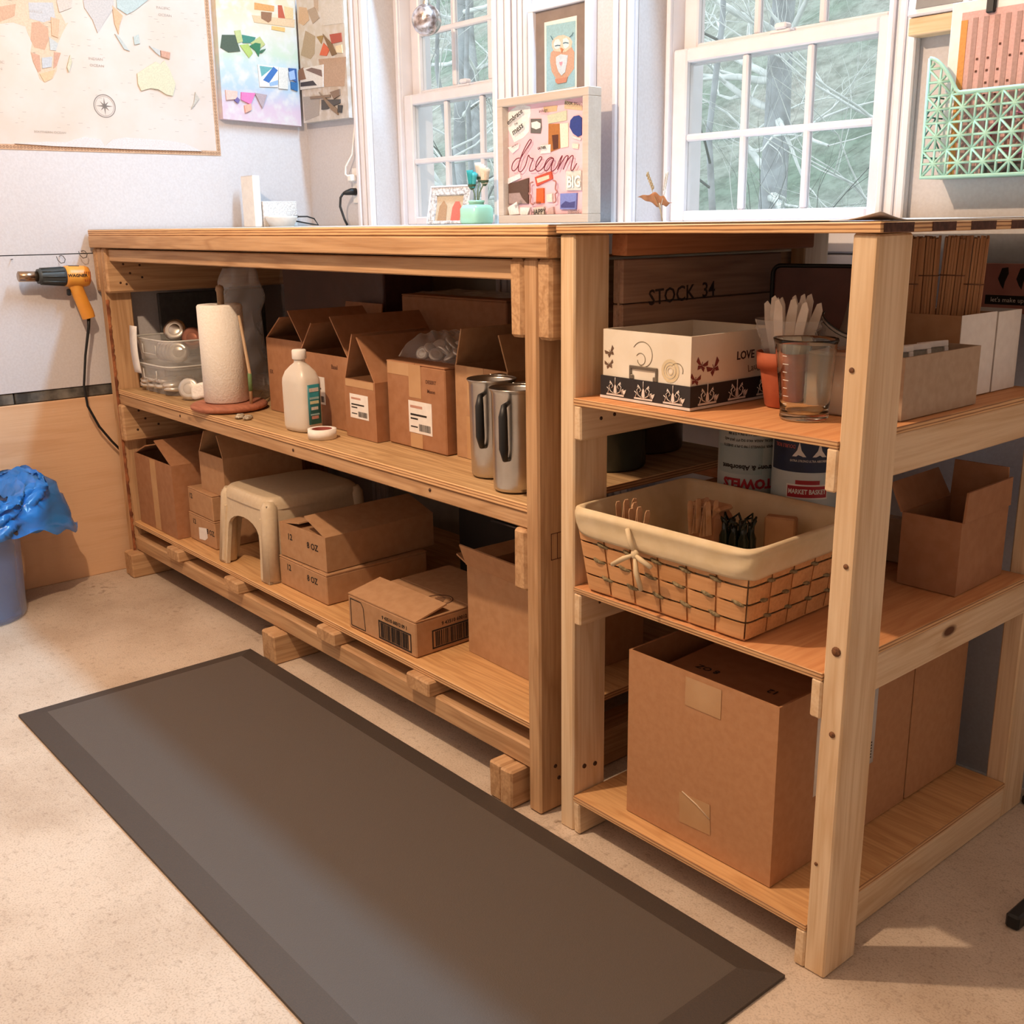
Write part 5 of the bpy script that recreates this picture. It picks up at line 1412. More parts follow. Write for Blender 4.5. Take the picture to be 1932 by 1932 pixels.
OWL = [('9cc4d0',[(-1.523,1.713),(-1.406,1.71),(-1.408,1.545),(-1.524,1.543)]),('c9a088',[(-1.504,1.642),(-1.49,1.648),(-1.424,1.65),(-1.41,1.632),(-1.411,1.591),(-1.435,1.572),(-1.483,1.572),(-1.501,1.593),(-1.508,1.622)]),('e3c8b4',[(-1.499,1.669),(-1.49,1.676),(-1.474,1.681),(-1.452,1.68),(-1.428,1.671),(-1.418,1.659),(-1.422,1.646),(-1.444,1.637),(-1.461,1.638),(-1.49,1.644),(-1.499,1.656)]),('d3e2e4',[(-1.492,1.663),(-1.485,1.672),(-1.472,1.673),(-1.463,1.662),(-1.468,1.65),(-1.481,1.647),(-1.49,1.653)]),('d3e2e4',[(-1.455,1.66),(-1.454,1.67),(-1.441,1.672),(-1.431,1.663),(-1.43,1.65),(-1.444,1.644),(-1.452,1.649)]),('c8d2da',[(-1.483,1.628),(-1.463,1.633),(-1.435,1.627),(-1.439,1.608),(-1.446,1.585),(-1.461,1.578),(-1.474,1.591),(-1.482,1.611)]),('e29aa8',[(-1.469,1.614),(-1.461,1.613),(-1.456,1.614),(-1.456,1.608),(-1.461,1.602),(-1.467,1.607)]),('c9825a',[(-1.465,1.648),(-1.46,1.649),(-1.452,1.644),(-1.459,1.636)]),('c98a70',[(-1.486,1.572),(-1.435,1.572),(-1.441,1.559),(-1.475,1.558),(-1.483,1.563)])]


def face_left(d=0.0):       # local (a, b) -> world y, z on a sheet whose face looks towards +x
    return Matrix(((0, 0, 1, d), (1, 0, 0, 0), (0, 1, 0, 0), (0, 0, 0, 1)))
def face_back(d=0.0):       # local (a, b) -> world x, z on a sheet whose face looks towards -y
    return Matrix(((1, 0, 0, 0), (0, 0, -1, d), (0, 1, 0, 0), (0, 0, 0, 1)))

def soften(c_, target, f):
    return ''.join('%02x' % int(int(c_[i:i + 2], 16) * (1 - f) + int(target[i:i + 2], 16) * f) for i in (0, 2, 4))
def shapes(par, data, M, names, thick=.0004, step=.00025, base=Vector((0, 0, 0))):
    for i, (c_, p_) in enumerate(data):
        b_ = MB().poly(p_, thick + step * i, M=M)
        o = b_.build(names[i] if isinstance(names, list) else names, flat(c_), par)
        o.location = -base

# world map on the left wall
M_MAPSEA = simple('map_paper', 'd3c4bb', .7, c2='cdbbad', scale=6.0)
base = Vector((XL, -.2, 1.43))
t = thing('world_map', 'large vintage world map poster with a dotted brown border on the left wall', 'map', base)
o = MB().box(XL + .0006, XL + .0016, -.95, .484, 1.434, 2.21).build('map_sheet', M_MAPSEA, t); o.location = -base
M_BORD = simple('map_border', 'c9a384', .7, c2='bb9272', scale=60.0); M_BDOT = simple('map_border_dot', '8f6a50', .7)
b = MB()
b.box(XL + .0016, XL + .0020, -.95, .484, 1.434, 1.450); b.box(XL + .0016, XL + .0020, .468, .484, 1.450, 2.21); b.box(XL + .0016, XL + .0020, -.95, -.934, 1.450, 2.21); b.box(XL + .0016, XL + .0020, -.934, .468, 2.194, 2.21)
o = b.build('border', M_BORD, t); o.location = -base
b = MB()
y = -.94
while y < .48:
    b.lathe([(.0042, .0001), (.0022, .0001)], 8, M=Matrix.Translation((XL + .0021, y, 1.442)) @ Matrix.Rotation(PI / 2, 4, 'Y')); y += .0105
z = 1.455
while z < 2.19:
    b.lathe([(.0042, .0001), (.0022, .0001)], 8, M=Matrix.Translation((XL + .0021, .476, z)) @ Matrix.Rotation(PI / 2, 4, 'Y')); z += .0105
o = b.build('border_dots', M_BDOT, t); o.location = -base; tag(o, kind='stuff')
shapes(t, [(soften(c_, 'c8bcb4', .38), p_) for c_, p_ in MAP_LANDS], face_left(XL + .0016), 'land', base=base)
M_MAPINK = simple('map_ink', '8c8078', .8); M_MAPINK2 = simple('map_ink_pale', 'b3a69c', .8)
def mtext(s_, size, y, z, mat=None):
    o = lettering(s_, size, frame_right(XL + .0024, y, z), mat or M_MAPINK2, t, 'map_lettering', 1.25); o.location = -base
mtext('INDIAN', .011, .072, 1.722); mtext('OCEAN', .011, .074, 1.702)
mtext('PACIFIC', .011, .318, 1.90); mtext('OCEAN', .011, .322, 1.878)
mtext('ATLANTIC', .011, -.245, 1.690); mtext('OCEAN', .011, -.245, 1.670)
mtext('SOUTHERN OCEAN', .009, -.10, 1.490); mtext('A N T A R C T I C A', .011, .255, 1.458); mtext('AUSTRALIA', .0085, .285, 1.640); mtext('AFRICA', .010, -.10, 1.845)
b = MB()
r_ = random.Random(2)
for q in range(170):      # place names too small to read
    y, z = r_.uniform(-.3, .46), r_.uniform(1.50, 1.99)
    l_ = r_.uniform(.005, .014)
    b.box(XL + .0017, XL + .0078 - .0058, y, y + l_, z, z + .0011)
o = b.build('place_names', M_MAPINK2, t); o.location = -base; tag(o, kind='stuff')
b = MB(); cy_, cz_ = .085, 1.579
Mc = Matrix.Translation((XL + .0018, cy_, cz_)) @ Matrix(((0, 0, 1, 0), (1, 0, 0, 0), (0, 1, 0, 0), (0, 0, 0, 1)))
b.lathe([(.0365, .0003), (.0335, .0003)], 36, M=Mc); b.lathe([(.0305, .0003), (.0295, .0003)], 36, M=Mc)
for q in range(8):
    a = q * PI / 4; L_ = .028 if q % 2 == 0 else .020
    b.poly([(0, 0), (.006 * math.cos(a + .5), .006 * math.sin(a + .5)), (L_ * math.cos(a), L_ * math.sin(a)), (.006 * math.cos(a - .5), .006 * math.sin(a - .5))], .0003, M=Mc)
o = b.build('compass_rose', M_MAPINK, t); o.location = -base

# child's collages on two canvases that meet in the corner
def canvas_paint(name, stops, axis_z=(1.54, 1.98)):
    m, nt, bs, out = new_mat(name)
    bs.inputs['Roughness'].default_value = .85
    tc = nt.nodes.new('ShaderNodeTexCoord'); sx = nt.nodes.new('ShaderNodeSeparateXYZ')
    nt.links.new(tc.outputs['Object'], sx.inputs[0])
    no = nd(nt, 'ShaderNodeTexNoise', Scale=9.0, Detail=5.0, Distortion=.6)
    nt.links.new(tc.outputs['Object'], no.inputs['Vector'])
    mr = nd(nt, 'ShaderNodeMapRange'); mr.inputs['From Min'].default_value = axis_z[0]; mr.inputs['From Max'].default_value = axis_z[1]
    nt.links.new(sx.outputs['Z'], mr.inputs['Value'])
    ad = nd(nt, 'ShaderNodeMath', operation='MULTIPLY_ADD'); ad.inputs[1].default_value = .16
    nt.links.new(no.outputs['Fac'], ad.inputs[0]); nt.links.new(mr.outputs[0], ad.inputs[2])
    r = ramp(nt, stops)
    nt.links.new(ad.outputs[0], r.inputs[0])
    n2 = nd(nt, 'ShaderNodeTexNoise', Scale=30.0, Detail=4.0); nt.links.new(tc.outputs['Object'], n2.inputs['Vector'])
    r2 = ramp(nt, [(.45, '000000'), (.72, 'ffffff')]); nt.links.new(n2.outputs['Fac'], r2.inputs[0])
    mx = nt.nodes.new('ShaderNodeMix'); mx.data_type = 'RGBA'
    nt.links.new(r2.outputs[0], mx.inputs['Factor']); nt.links.new(r.outputs[0], mx.inputs['A']); mx.inputs['B'].default_value = lin('d2cdca')
    nt.links.new(mx.outputs['Result'], bs.inputs['Base Color'])
    return m
M_CV1 = canvas_paint('canvas_rainbow', [(.05, 'd0b9c2'), (.22, 'ccb4c2'), (.36, 'abbccb'), (.52, 'b6c5cb'), (.62, 'bdc9b4'), (.76, 'cdcabc'), (.95, 'd3c3a4')])
M_CV2 = canvas_paint('canvas_brown', [(.1, 'bdb6af'), (.4, 'bba998'), (.6, 'c4b8aa'), (.9, 'c8c0b4')])
base = Vector((XL, .64, 1.55))
t = thing('collage_canvas', 'white canvas collage in rainbow bands beside the map', 'canvas', base)
o = MB().add([(XL + .001, .489, 1.556), (XL + .001, .800, 1.545), (XL + .001, .805, 1.975), (XL + .001, .496, 1.985), (-2.847, .489, 1.556), (-2.847, .800, 1.545), (-2.847, .805, 1.975), (-2.847, .496, 1.985)], [(0, 3, 2, 1), (4, 5, 6, 7), (0, 1, 5, 4), (1, 2, 6, 5), (2, 3, 7, 6), (3, 0, 4, 7)]).build('stretched_canvas', M_CV1, t); o.location = -base
shapes(t, [(soften(c_, 'b8b0ac', .16), p_) for c_, p_ in COLLAGE_A], face_left(-2.8468), 'paper_scrap', base=base)
base = Vector((-2.67, YB, 1.55))
t = thing('collage_canvas', 'brown and grey canvas collage on the back wall beside the corner', 'canvas', base)
o = MB().add([(-2.833, YB - .001, 1.555), (-2.522, YB - .001, 1.550), (-2.522, YB - .001, 1.985), (-2.833, YB - .001, 1.985), (-2.833, .802, 1.555), (-2.522, .802, 1.550), (-2.522, .802, 1.985), (-2.833, .802, 1.985)], [(0, 3, 2, 1)[::-1], (4, 5, 6, 7), (0, 1, 5, 4), (1, 2, 6, 5), (2, 3, 7, 6), (3, 0, 4, 7)]).build('stretched_canvas', M_CV2, t); o.location = -base
shapes(t, [(soften(c_, 'b8b0a8', .12), p_) for c_, p_ in COLLAGE_B], face_back(.8018), 'paper_scrap', base=base)

# owl drawing in a white frame on the pillar
base = Vector((-1.467, YB, 1.53))
t = thing('owl_picture', 'white framed owl drawing with a taupe mat hanging between the windows', 'picture', base)
def frame_parts(par, x0, x1, z0, z1, y0, y1, w, mat, base):
    for nm, a, b_, c_, d_ in (('frame_rail', x0, x1, z1 - w, z1), ('frame_rail', x0, x1, z0, z0 + w), ('frame_stile', x0, x0 + w, z0 + w, z1 - w), ('frame_stile', x1 - w, x1, z0 + w, z1 - w)):
        o = MB().cbox(a, b_, y0, y1, c_, d_, .0015).build(nm, mat, par); o.location = -base
frame_parts(t, -1.590, -1.340, 1.415, 1.775, .812, YB - .001, .022, M_TRIM, base)
o = MB().box(-1.568, -1.362, .824, .828, 1.437, 1.755).build('mat_board', simple('taupe_mat', '8d7d74', .85), t); o.location = -base
o = MB().box(-1.531, -1.402, .8226, .8238, 1.475, 1.722).build('paper', M_PAPER, t); o.location = -base
shapes(t, OWL, face_back(.8225), ['drawn_sky', 'drawn_body', 'drawn_head', 'drawn_eye', 'drawn_eye', 'drawn_belly', 'drawn_heart', 'drawn_beak', 'drawn_feet'], base=base)
b = MB(); yy = .8190
for pts in [[(-1.501, 1.684), (-1.497, 1.678), (-1.493, 1.673)], [(-1.412, 1.681), (-1.417, 1.675), (-1.426, 1.671)], [(-1.484, 1.656), (-1.474, 1.657), (-1.463, 1.655)], [(-1.452, 1.659), (-1.442, 1.66), (-1.431, 1.657)]]:
    b.tube([(x, yy, z) for x, z in pts], .0009, 5)
o = b.build('drawn_lines', simple('pencil', '3f5a66', .8), t); o.location = -base

# dream board in a deep pale frame standing on the bench
base = Vector((-1.413, .725, 1.188))
t = thing('dream_board', 'deep pale wood frame with a pink dream collage standing on the bench', 'picture', base)
M_DFR = wood('pale_frame', 'c8baad', 'b9a899', 'x', knots=False, ring=2.0)
frame_parts(t, -1.595, -1.231, 1.188, 1.522, .700, .748, .022, M_DFR, base)
o = MB().box(-1.574, -1.252, .7235, .730, 1.209, 1.501).build('pink_backing', simple('pink_card', 'f0c4ca', .7, c2='ecbcc4', scale=10.0), t); o.location = -base
shapes(t, [(c_, [(x, max(z, 1.211)) for x, z in p_]) for c_, p_ in BOARD], face_back(.7232), 'cutting', base=base)
M_DREAM = simple('script_maroon', '7a2a38', .6)
for q, (c_, p_) in enumerate(SCRIPT):
    # smooth the pen stroke
    P_ = [Vector((x, .7135, z)) for x, z in p_]; sm = []
    for i in range(len(P_) - 1):
        a0, a1, a2, a3 = P_[max(i - 1, 0)], P_[i], P_[i + 1], P_[min(i + 2, len(P_) - 1)]
        for s_ in range(4):
            u = s_ / 4
            sm.append(.5 * ((2 * a1) + (a2 - a0) * u + (2 * a0 - 5 * a1 + 4 * a2 - a3) * u * u + (3 * a1 - a0 - 3 * a2 + a3) * u ** 3))
    sm.append(P_[-1])
    o = MB().tube(sm, .0014 if q < 2 else .0022, 5).build('script_stroke' if q < 2 else 'brace_mark', flat(c_), t); o.location = -base
def dtext(s_, size, x, z, mat, tilt=0.0, bold=0.0, st=1.0):
    o = lettering(s_, size, frame_front(x, .7145, z, tilt), mat, t, 'lettering', st, bold); o.location = -base
dtext('embrace', .020, -1.536, 1.472, M_INK, .42, .0003); dtext('THE', .008, -1.530, 1.453, M_INK, .3); dtext('mess', .024, -1.524, 1.440, M_INK, .42, .0003)
dtext('indulge', .012, -1.418, 1.479, M_INK, .06); dtext('BOOK SMART', .011, -1.300, 1.486, M_INK, -.12)
dtext('GATHER', .0095, -1.425, 1.384, M_INK, .06, .0003, .9); dtext('BIG', .040, -1.300, 1.291, M_PAPER, .0, .0012, .85)
dtext('HAPPY', .020, -1.440, 1.2175, M_INK, .03); dtext('blessed', .015, -1.300, 1.2165, simple('grey_ink', '8d8580', .8), .03)
dtext('SHINE', .012, -1.525, 1.240, simple('grey_ink', '8d8580', .8), .5); dtext('BETTER', .009, -1.445, 1.241, M_INKB, .02); dtext('FIND PEACE', .005, -1.537, 1.397, M_INK, .3)

# silver ball ornament hanging in the first window
base = Vector((-2.047, .80, 1.797))
t = thing('ball_ornament', 'mottled silver glass ball hanging in front of the first window', 'ornament', base)
m, nt, bs, out = new_mat('mercury_glass')
bs.inputs['Metallic'].default_value = .9; bs.inputs['Roughness'].default_value = .22
v_ = coords(nt); n_ = nd(nt, 'ShaderNodeTexNoise', Scale=60.0, Detail=5.0); nt.links.new(v_, n_.inputs['Vector'])
r_n = ramp(nt, [(.38, '9a8880'), (.6, 'e6dcdc')]); nt.links.new(n_.outputs['Fac'], r_n.inputs[0]); nt.links.new(r_n.outputs[0], bs.inputs['Base Color'])
bp_ = nd(nt, 'ShaderNodeBump', Strength=.5, Distance=.004); nt.links.new(n_.outputs['Fac'], bp_.inputs['Height']); nt.links.new(bp_.outputs[0], bs.inputs['Normal'])
MB().sphere((0, 0, 0), .046, 32, 20).build('ball', m, t)
MB().lathe([(.013, .043), (.013, .052), (.010, .056), (0, .056)], 16).build('cap', M_TIN, t)
MB().tube([(0, 0, .055), (0, .004, .30), (0, .10, .46)], .0012, 6).build('ribbon', M_TRIM, t)

# outlet with two plugs in the back wall
base = Vector((-2.541, YB, 1.28))
t = thing('wall_outlet', 'white double wall outlet by the corner casing', 'outlet', base)
MB().cbox(-.030, .024, -.006, -.0005, -.015, .105, .002).build('cover_plate', M_PAPER, t)
for z in (.022, .068):
    MB().cbox(-.020, .014, -.0085, -.006, z - .014, z + .014, .003).build('socket', M_TRIM, t)
o = thing('black_plug', 'black plug and cord in the lower socket of the wall outlet', 'plug', (-2.545, YB - .0095, 1.304))
MB().tube([(0, 0, 0), (-.004, -.018, 0), (-.012, -.036, -.004), (-.018, -.042, -.006)], [.013, .012, .008, .005], 10).build('plug_body', M_BLACK, o)
MB().tube([(-.018, -.042, -.006), (-.024, -.050, -.020), (-.022, -.055, -.050), (-.005, -.050, -.095), (.004, -.045, -.1145)], .0042, 8).build('cord', M_BLACK, o)
o = thing('white_plug', 'white plug and cord running up the corner from the wall outlet', 'plug', (-2.545, YB - .0095, 1.350))
MB().cbox(-.016, .012, -.024, 0, -.012, .012, .004).build('plug_body', M_PAPER, o)
MB().tube([(-.010, -.022, .006), (-.022, -.026, .014), (-.020, -.024, .040), (.008, -.012, .080), (.0265, -.006, .18), (.0275, -.004, .36), (.0275, -.004, .80)], .0035, 8).build('cord', M_PAPER, o)

# white things at the far end of the bench top
TZ = 1.1875
t = thing('tall_white_box', 'narrow tall white carton at the far left of the bench top', 'box', (-2.775, .538, TZ))
MB().cbox(-.045, .045, -.014, .014, 0, .174, .002).build('carton_body', M_PAPER, t)
MB().box(-.044, .044, -.0135, .0135, .174, .1755).build('carton_lid', M_TRIM, t)
t = thing('textured_white_box', 'low white box with a fine diamond texture on the bench top', 'box', (-2.775, .625, TZ))
m_tex = simple('white_emboss', 'e9e4e0', .6, c2='d2ccc8', scale=160.0, bump=.5)
MB().cbox(-.045, .045, -.068, .068, 0, .088, .002).build('box_body', m_tex, t)
t = thing('white_cup', 'small white angled dish in front of the textured box', 'dish', (-2.690, .605, TZ))
MB().lathe([(0, 0), (.042, 0), (.056, .030), (.058, .036), (.054, .036), (.040, .006), (0, .006)], 28).build('dish_bowl', M_PAPER, t)
t = thing('usb_cable', 'black cable curling on the bench top beside the white dish', 'cable', (-2.69, .70, TZ))
MB().tube([(.0, -.030, .034), (.0, .010, .034), (.005, .035, .026), (.010, .048, .004), (.005, .020, .008), (-.01, -.030, .018)], .0026, 8).build('cord', M_BLACK, t)
MB().cbox(-.004, .004, -.046, -.028, .030, .038, .001).build('connector', M_BLACK, t)

# photo in a patterned white frame
base = Vector((-1.895, .745, TZ))
t = thing('photo_frame', 'small white patterned photo frame leaning at the window', 'picture frame', base, rot=(-.22, 0, .12))
M_PF = simple('patterned_frame', 'e4dfdd', .5, c2='9b9492', scale=130.0)
for nm, a, b_, c_, d_ in (('frame_rail', -.085, .085, .088, .112), ('frame_rail', -.085, .085, 0, .010), ('frame_stile', -.085, -.060, .010, .088), ('frame_stile', .060, .085, .010, .088)):
    MB().cbox(a, b_, -.008, .006, c_, d_, .002).build(nm, M_PF, t)
for nm, a, b_, c_, d_ in (('frame_edge', -.089, .089, .112, .117), ('frame_edge', -.089, -.085, 0, .112), ('frame_edge', .085, .089, 0, .112)):
    MB().cbox(a, b_, -.010, .007, c_, d_, .001).build(nm, M_TRIM, t)
MB().box(-.060, .060, -.001, .004, .010, .088).build('photo', flat('c8b49a'), t)
MB().poly([(.010, 0), (.050, 0), (.052, .040), (.040, .058), (.022, .058), (.012, .040)], .0006, M=frame_front(0, -.0012, .011)).build('photo_figure', flat('cf6a5a'), t)
MB().poly([(-.050, 0), (-.010, 0), (-.012, .045), (-.030, .062), (-.046, .045)], .0006, M=frame_front(0, -.0012, .011)).build('photo_figure', flat('b08a68'), t)

# mint bottle vase with two roses
t = thing('mint_vase', 'mint green square glass bottle used as a vase', 'vase', (-1.745, .740, TZ))
v_, f_ = sq([(.001, 0), (.90, 0), (1.0, .006), (1.0, .044), (.86, .053), (.62, .056)], .041, .041, .45)
M_MINT = simple('mint_glass', 'a3d6bd', .25, c2='98cbb2', scale=8.0)
MB().add(v_, f_, 0, True).build('vase_body', M_MINT, t)
MB().lathe([(.024, .052), (.022, .060), (.0245, .062), (.0245, .068), (.020, .068), (.018, .056)], 24).build('neck', M_MINT, t)
def rose(label, x, y, z, c1, c2_, tl):
    t = thing('fabric_rose', label, 'flower', (-1.745, .740, TZ + .060))
    MB().tube([(0, 0, -.03), (x * .4, y * .4, z * .5), (x, y, z)], .0018, 6).build('stem', simple('stem_green', '6a7a5a', .6), t)
    for q in range(7):
        a = q * 2.2; rr_ = .006 + .0016 * q
        MB().surf(lambda u, v: (x + (rr_ * (.6 + .5 * v)) * math.cos(a + (u - .5) * 2.4), y + (rr_ * (.6 + .5 * v)) * math.sin(a + (u - .5) * 2.4), z - .006 + (.042 + .004 * (q % 3)) * v), 8, 5).build('petal', flat(c1 if q % 3 else c2_, .8), t, solid=.0008)
    MB().lathe([(.004, z - .012), (.011, z - .002), (.013, z + .004)], 12, c=(x, y, 0)).build('sepal', simple('sepal_green', '4a5a40', .7), t)
rose('teal fabric rose in the mint bottle', -.020, .000, .050, '2f9a9c', '4fb0ae', .0)
rose('cream fabric rose leaning right in the mint bottle', .028, .010, .060, 'e9d2b8', 'dfc2a4', .0)
rose('blush fabric rose highest in the mint bottle', -.018, .030, .072, 'ecd6c4', 'e6c8b2', .0)

# dried leaf and wheat at the second window
t = thing('dried_leaf_sprig', 'dried brown leaf with wheat ears standing at the second window', 'dried plant', (-1.016, .750, TZ))
b = MB(); lf = [(-.068, .058), (-.050, .052), (-.055, .042), (-.040, .040), (-.035, .030), (-.022, .034), (-.012, .020), (.005, .022), (.018, .028), (.040, .044), (.030, .046), (.010, .050), (-.015, .058), (-.040, .060)]
b.surf(lambda u, v: ((-.066 + .104 * u), -.012 + .018 * math.sin(3 * u) - .010 * v, .060 - .016 * u + (v - .5) * .030 * math.sin(PI * min(1, u * 1.05)) * (1 + .25 * math.sin(19 * u))), 30, 6)
b.build('leaf', simple('dry_leaf', 'a8714a', .8, c2='8d5a38', scale=70.0), t, solid=.0006)
MB().tube([(0, 0, .0), (-.004, -.004, .030), (-.006, -.006, .045)], .0014, 6).build('stem', simple('dry_stem', 'b8a080', .8), t)
for (x1, z1, m_) in ((-.056, .120, simple('wheat', 'a58a62', .8)), (.012, .118, simple('pale_grass', 'c9c0b4', .8))):
    b = MB(); b.tube([(-.006, -.004, .03), (x1 * .6, -.002, z1 * .6), (x1, 0, z1)], .0009, 5)
    for q in range(12):
        f_ = .55 + .45 * q / 12; s_ = 1 if q % 2 else -1
        px_, pz_ = -.006 + (x1 + .006) * f_, .03 + (z1 - .03) * f_
        b.sphere((px_ + s_ * .0028, 0, pz_), .0028, 6, 5, sc=(.7, .7, 1.9))
    b.build('wheat_ear', m_, t)

# ------------------------------------------------------------------ right part of the back wall
t = thing('tablet_frame', 'white framed grey screen on a small wooden ledge at the right', 'frame', (-.372, .800, 1.5755))
MB().cbox(-.040, .090, -.012, .012, 0, .20, .003, M=Matrix.Rotation(-.1, 4, 'X')).build('bezel', M_TRIM, t)
MB().box(-.022, .075, -.0135, -.0125, .012, .18, M=Matrix.Rotation(-.1, 4, 'X')).build('screen', simple('grey_screen', '77726e', .3), t)
o = MB().cbox(-.075, .30, -.022, .022, -.0165, .0165, .002).build('wall_ledge', P['x'], loc=(-.335, YB - .0235, 1.5575))
tag(o, 'narrow pine ledge fixed to the wall under the grey screen', 'ledge')

# mint green lattice basket
M_MINTP = simple('mint_plastic', 'a8d3bf', .4, c2='a0cbb6', scale=40.0)
M_MINTD = simple('mint_plastic_shaded', '6f9a88', .45, c2='678f7e', scale=40.0)  # darker copy of the mint plastic, shade inside the basket painted in
base = Vector((-.155, .80, 1.262))
t = thing('lattice_basket', 'mint green plastic lattice basket hanging on the right wall', 'basket', base)
def lattice(y, x0, x1, z0, ztop, cell, r, mat, name, par=t):
    """star lattice panel clipped under the curve ztop(x)"""
    b_ = MB()
    def seg(p, q):
        n_ = 10; pts = [(p[0] + (q[0] - p[0]) * i / n_, p[1] + (q[1] - p[1]) * i / n_) for i in range(n_ + 1)]
        run = []
        for x, z in pts + [(9, 9)]:
            ok = x0 - 1e-4 <= x <= x1 + 1e-4 and z0 - 1e-4 <= z <= ztop(x) + 1e-4
            if ok: run.append((x, y, z))
            if not ok or (x, z) == pts[-1]:
                if len(run) > 1: b_.tube([run[0], run[-1]], r, 6)
                run = []
    nx, nz = int((x1 - x0) / cell + 1.5), int(.27 / cell + 1)
    for i in range(nx + 1):
        for j in range(nz + 1):
            X, Z = x0 + i * cell, z0 + j * cell
            seg((X, Z), (X + cell, Z)); seg((X, Z), (X, Z + cell)); seg((X, Z), (X + cell, Z + cell)); seg((X + cell, Z), (X, Z + cell))
            seg((X + cell / 2, Z), (X + cell / 2, Z + cell)); seg((X, Z + cell / 2), (X + cell, Z + cell / 2))
    n_ = 60
    b_.tube([(x0 + (x1 - x0) * i / n_, y, ztop(x0 + (x1 - x0) * i / n_)) for i in range(n_ + 1)], r * 1.5, 6)
    b_.tube([(x0, y, ztop(x0)), (x0, y, z0), (x1, y, z0), (x1, y, ztop(x1))], r * 1.5, 6)
    o = b_.build(name, mat, par); o.location = -base
    return o
fx0, fx1 = -.333, .06
def ztf(x):
    d_ = min(x - fx0, fx1 - x)
    return 1.420 + .068 * (1 - (max(0, min(d_, .062)) / .062) ** 1.7)
def ztb(x):
    d_ = min(x - fx0, fx1 - x)
    return 1.425 + .085 * min(1, (.35 + max(0, d_) / .05)) ** .8
lattice(.752, fx0, fx1, 1.266, ztf, .0505, .0026, M_MINTP, 'front_lattice')
lattice(.832, fx0, fx1, 1.266, ztb, .0505, .0024, M_MINTD, 'back_lattice')
for x in (fx0, fx1):
    b = MB()
    for j in range(5):
        b.tube([(x, .752, 1.266 + .038 * j), (x, .832, 1.266 + .038 * j)], .0018, 6)
        if j < 4:
            b.tube([(x, .752, 1.266 + .038 * j), (x, .792, 1.304 + .038 * j), (x, .832, 1.266 + .038 * j)], .0018, 6)
    o = b.build('side_lattice', M_MINTD, t); o.location = -base
o = MB().cbox(fx0, fx1, .752, .832, 1.263, 1.266, .001).build('basket_floor', M_MINTP, t); o.location = -base
# clipboard with a striped sheet in the basket
base = Vector((-.16, .772, 1.2665))
t = thing('clipboard', 'white board with a pink striped price sheet and black clip in the mint basket', 'clipboard', base, rot=(-.01, 0, 0))
MB().cbox(-.147, .20, -.003, .003, 0, .318, .001).build('board_back', M_PAPER, t)
MB().box(-.125, .19, -.0045, -.0035, .002, .298).build('striped_sheet', flat('d8aaa2'), t)
for q in range(13):
    MB().box(-.102 + .021 * q, -.092 + .021 * q, -.0052, -.0046, .002, .286).build('stripe', flat('b08a80'), t)
MB().box(-.125, -.112, -.0053, -.0046, .002, .284).build('side_tab', flat('d9934a'), t)
nb = MB(); r_ = random.Random(8)
for q in range(13):
    for j in range(7):
        if r_.random() < .6:
            nb.box(-.089 + .021 * q, -.085 + .021 * q, -.0058, -.0053, .10 + .022 * j, .104 + .022 * j)
o = nb.build('printed_marks', M_INKB, t); tag(o, kind='stuff')
MB().cbox(-.076, -.060, -.012, .006, .290, .322, .002).build('black_clip', M_BLACK, t)
MB().tube([(-.068, -.010, .322), (-.068, -.016, .340), (-.068, -.004, .345), (-.068, .006, .322)], .0016, 6).build('clip_wire', M_TIN, t)
# pink bows and a dark card low in the basket
t = thing('pink_bow', 'bright pink ribbon bow in the mint basket', 'bow', (-.160, .7635, 1.318))
for s in (-1, 1):
    MB().surf(lambda u, v: (s * (.002 + .042 * math.sin(PI * u)), -.006 + .014 * v, .038 * math.cos(PI * u) * (1 if s > 0 else .8) + .02), 14, 3).build('loop', simple('pink_ribbon', 'd65a86', .5), t, solid=.001)
MB().sphere((0, 0, .020), .008, 10, 7).build('knot', simple('pink_ribbon', 'd65a86', .5), t)
o = MB().cbox(-.085, .085, -.001, .001, 0, .020, .0005).build('dark_card', flat('5a524e'), loc=(-.13, .7605, 1.2668))
tag(o, 'low dark card lying along the bottom of the mint basket', 'card')

# ------------------------------------------------------------------ left wall: heat gun, hooks, wire
M_GUN = simple('gun_yellow', 'e29a3c', .38, c2='dc923a', scale=30.0)
GX = -2.822
def gl(prof, mat, name, par, n=26):
    M = Matrix.Translation((0, 0, 0)) @ Matrix.Rotation(-PI / 2, 4, 'X')
    return MB().lathe(prof, n, M=M).build(name, mat, par)
t = thing('heat_gun', 'yellow and black electric heat gun hanging on the white wall', 'heat gun', (GX, -.16, 1.042), rot=(-.035, 0, 0))
gl([(0, -.112), (.013, -.112), (.0165, -.110), (.0165, -.045), (.013, -.045)][::1], simple('nozzle_steel', 'b8a28c', .25, 1.0, c2='8c6c50', scale=20.0), 'nozzle', t)
gl([(.016, -.052), (.023, -.052), (.0245, -.040), (.0290, .020), (.0305, .036), (.020, .036)], simple('gun_black', '3c3f3e', .5), 'heat_shroud', t)
for q in range(10):
    a = 2 * PI * q / 10
    MB().tube([(.0255 * math.cos(a), -.042, .0255 * math.sin(a)), (.0300 * math.cos(a), .028, .0300 * math.sin(a))], .0026, 6).build('shroud_rib', simple('gun_black', '3c3f3e', .5), t)
gl([(.028, .032), (.0330, .034), (.0345, .045), (.0345, .085), (.0335, .100), (.030, .108), (.0, .110)], M_GUN, 'motor_body', t)
hn = MB()
hp = [((.062, -.020), .019, .024), ((.070, -.045), .017, .021), ((.082, -.080), .0165, .021), ((.096, -.120), .0170, .022), ((.100, -.136), .016, .021)]
vs = []
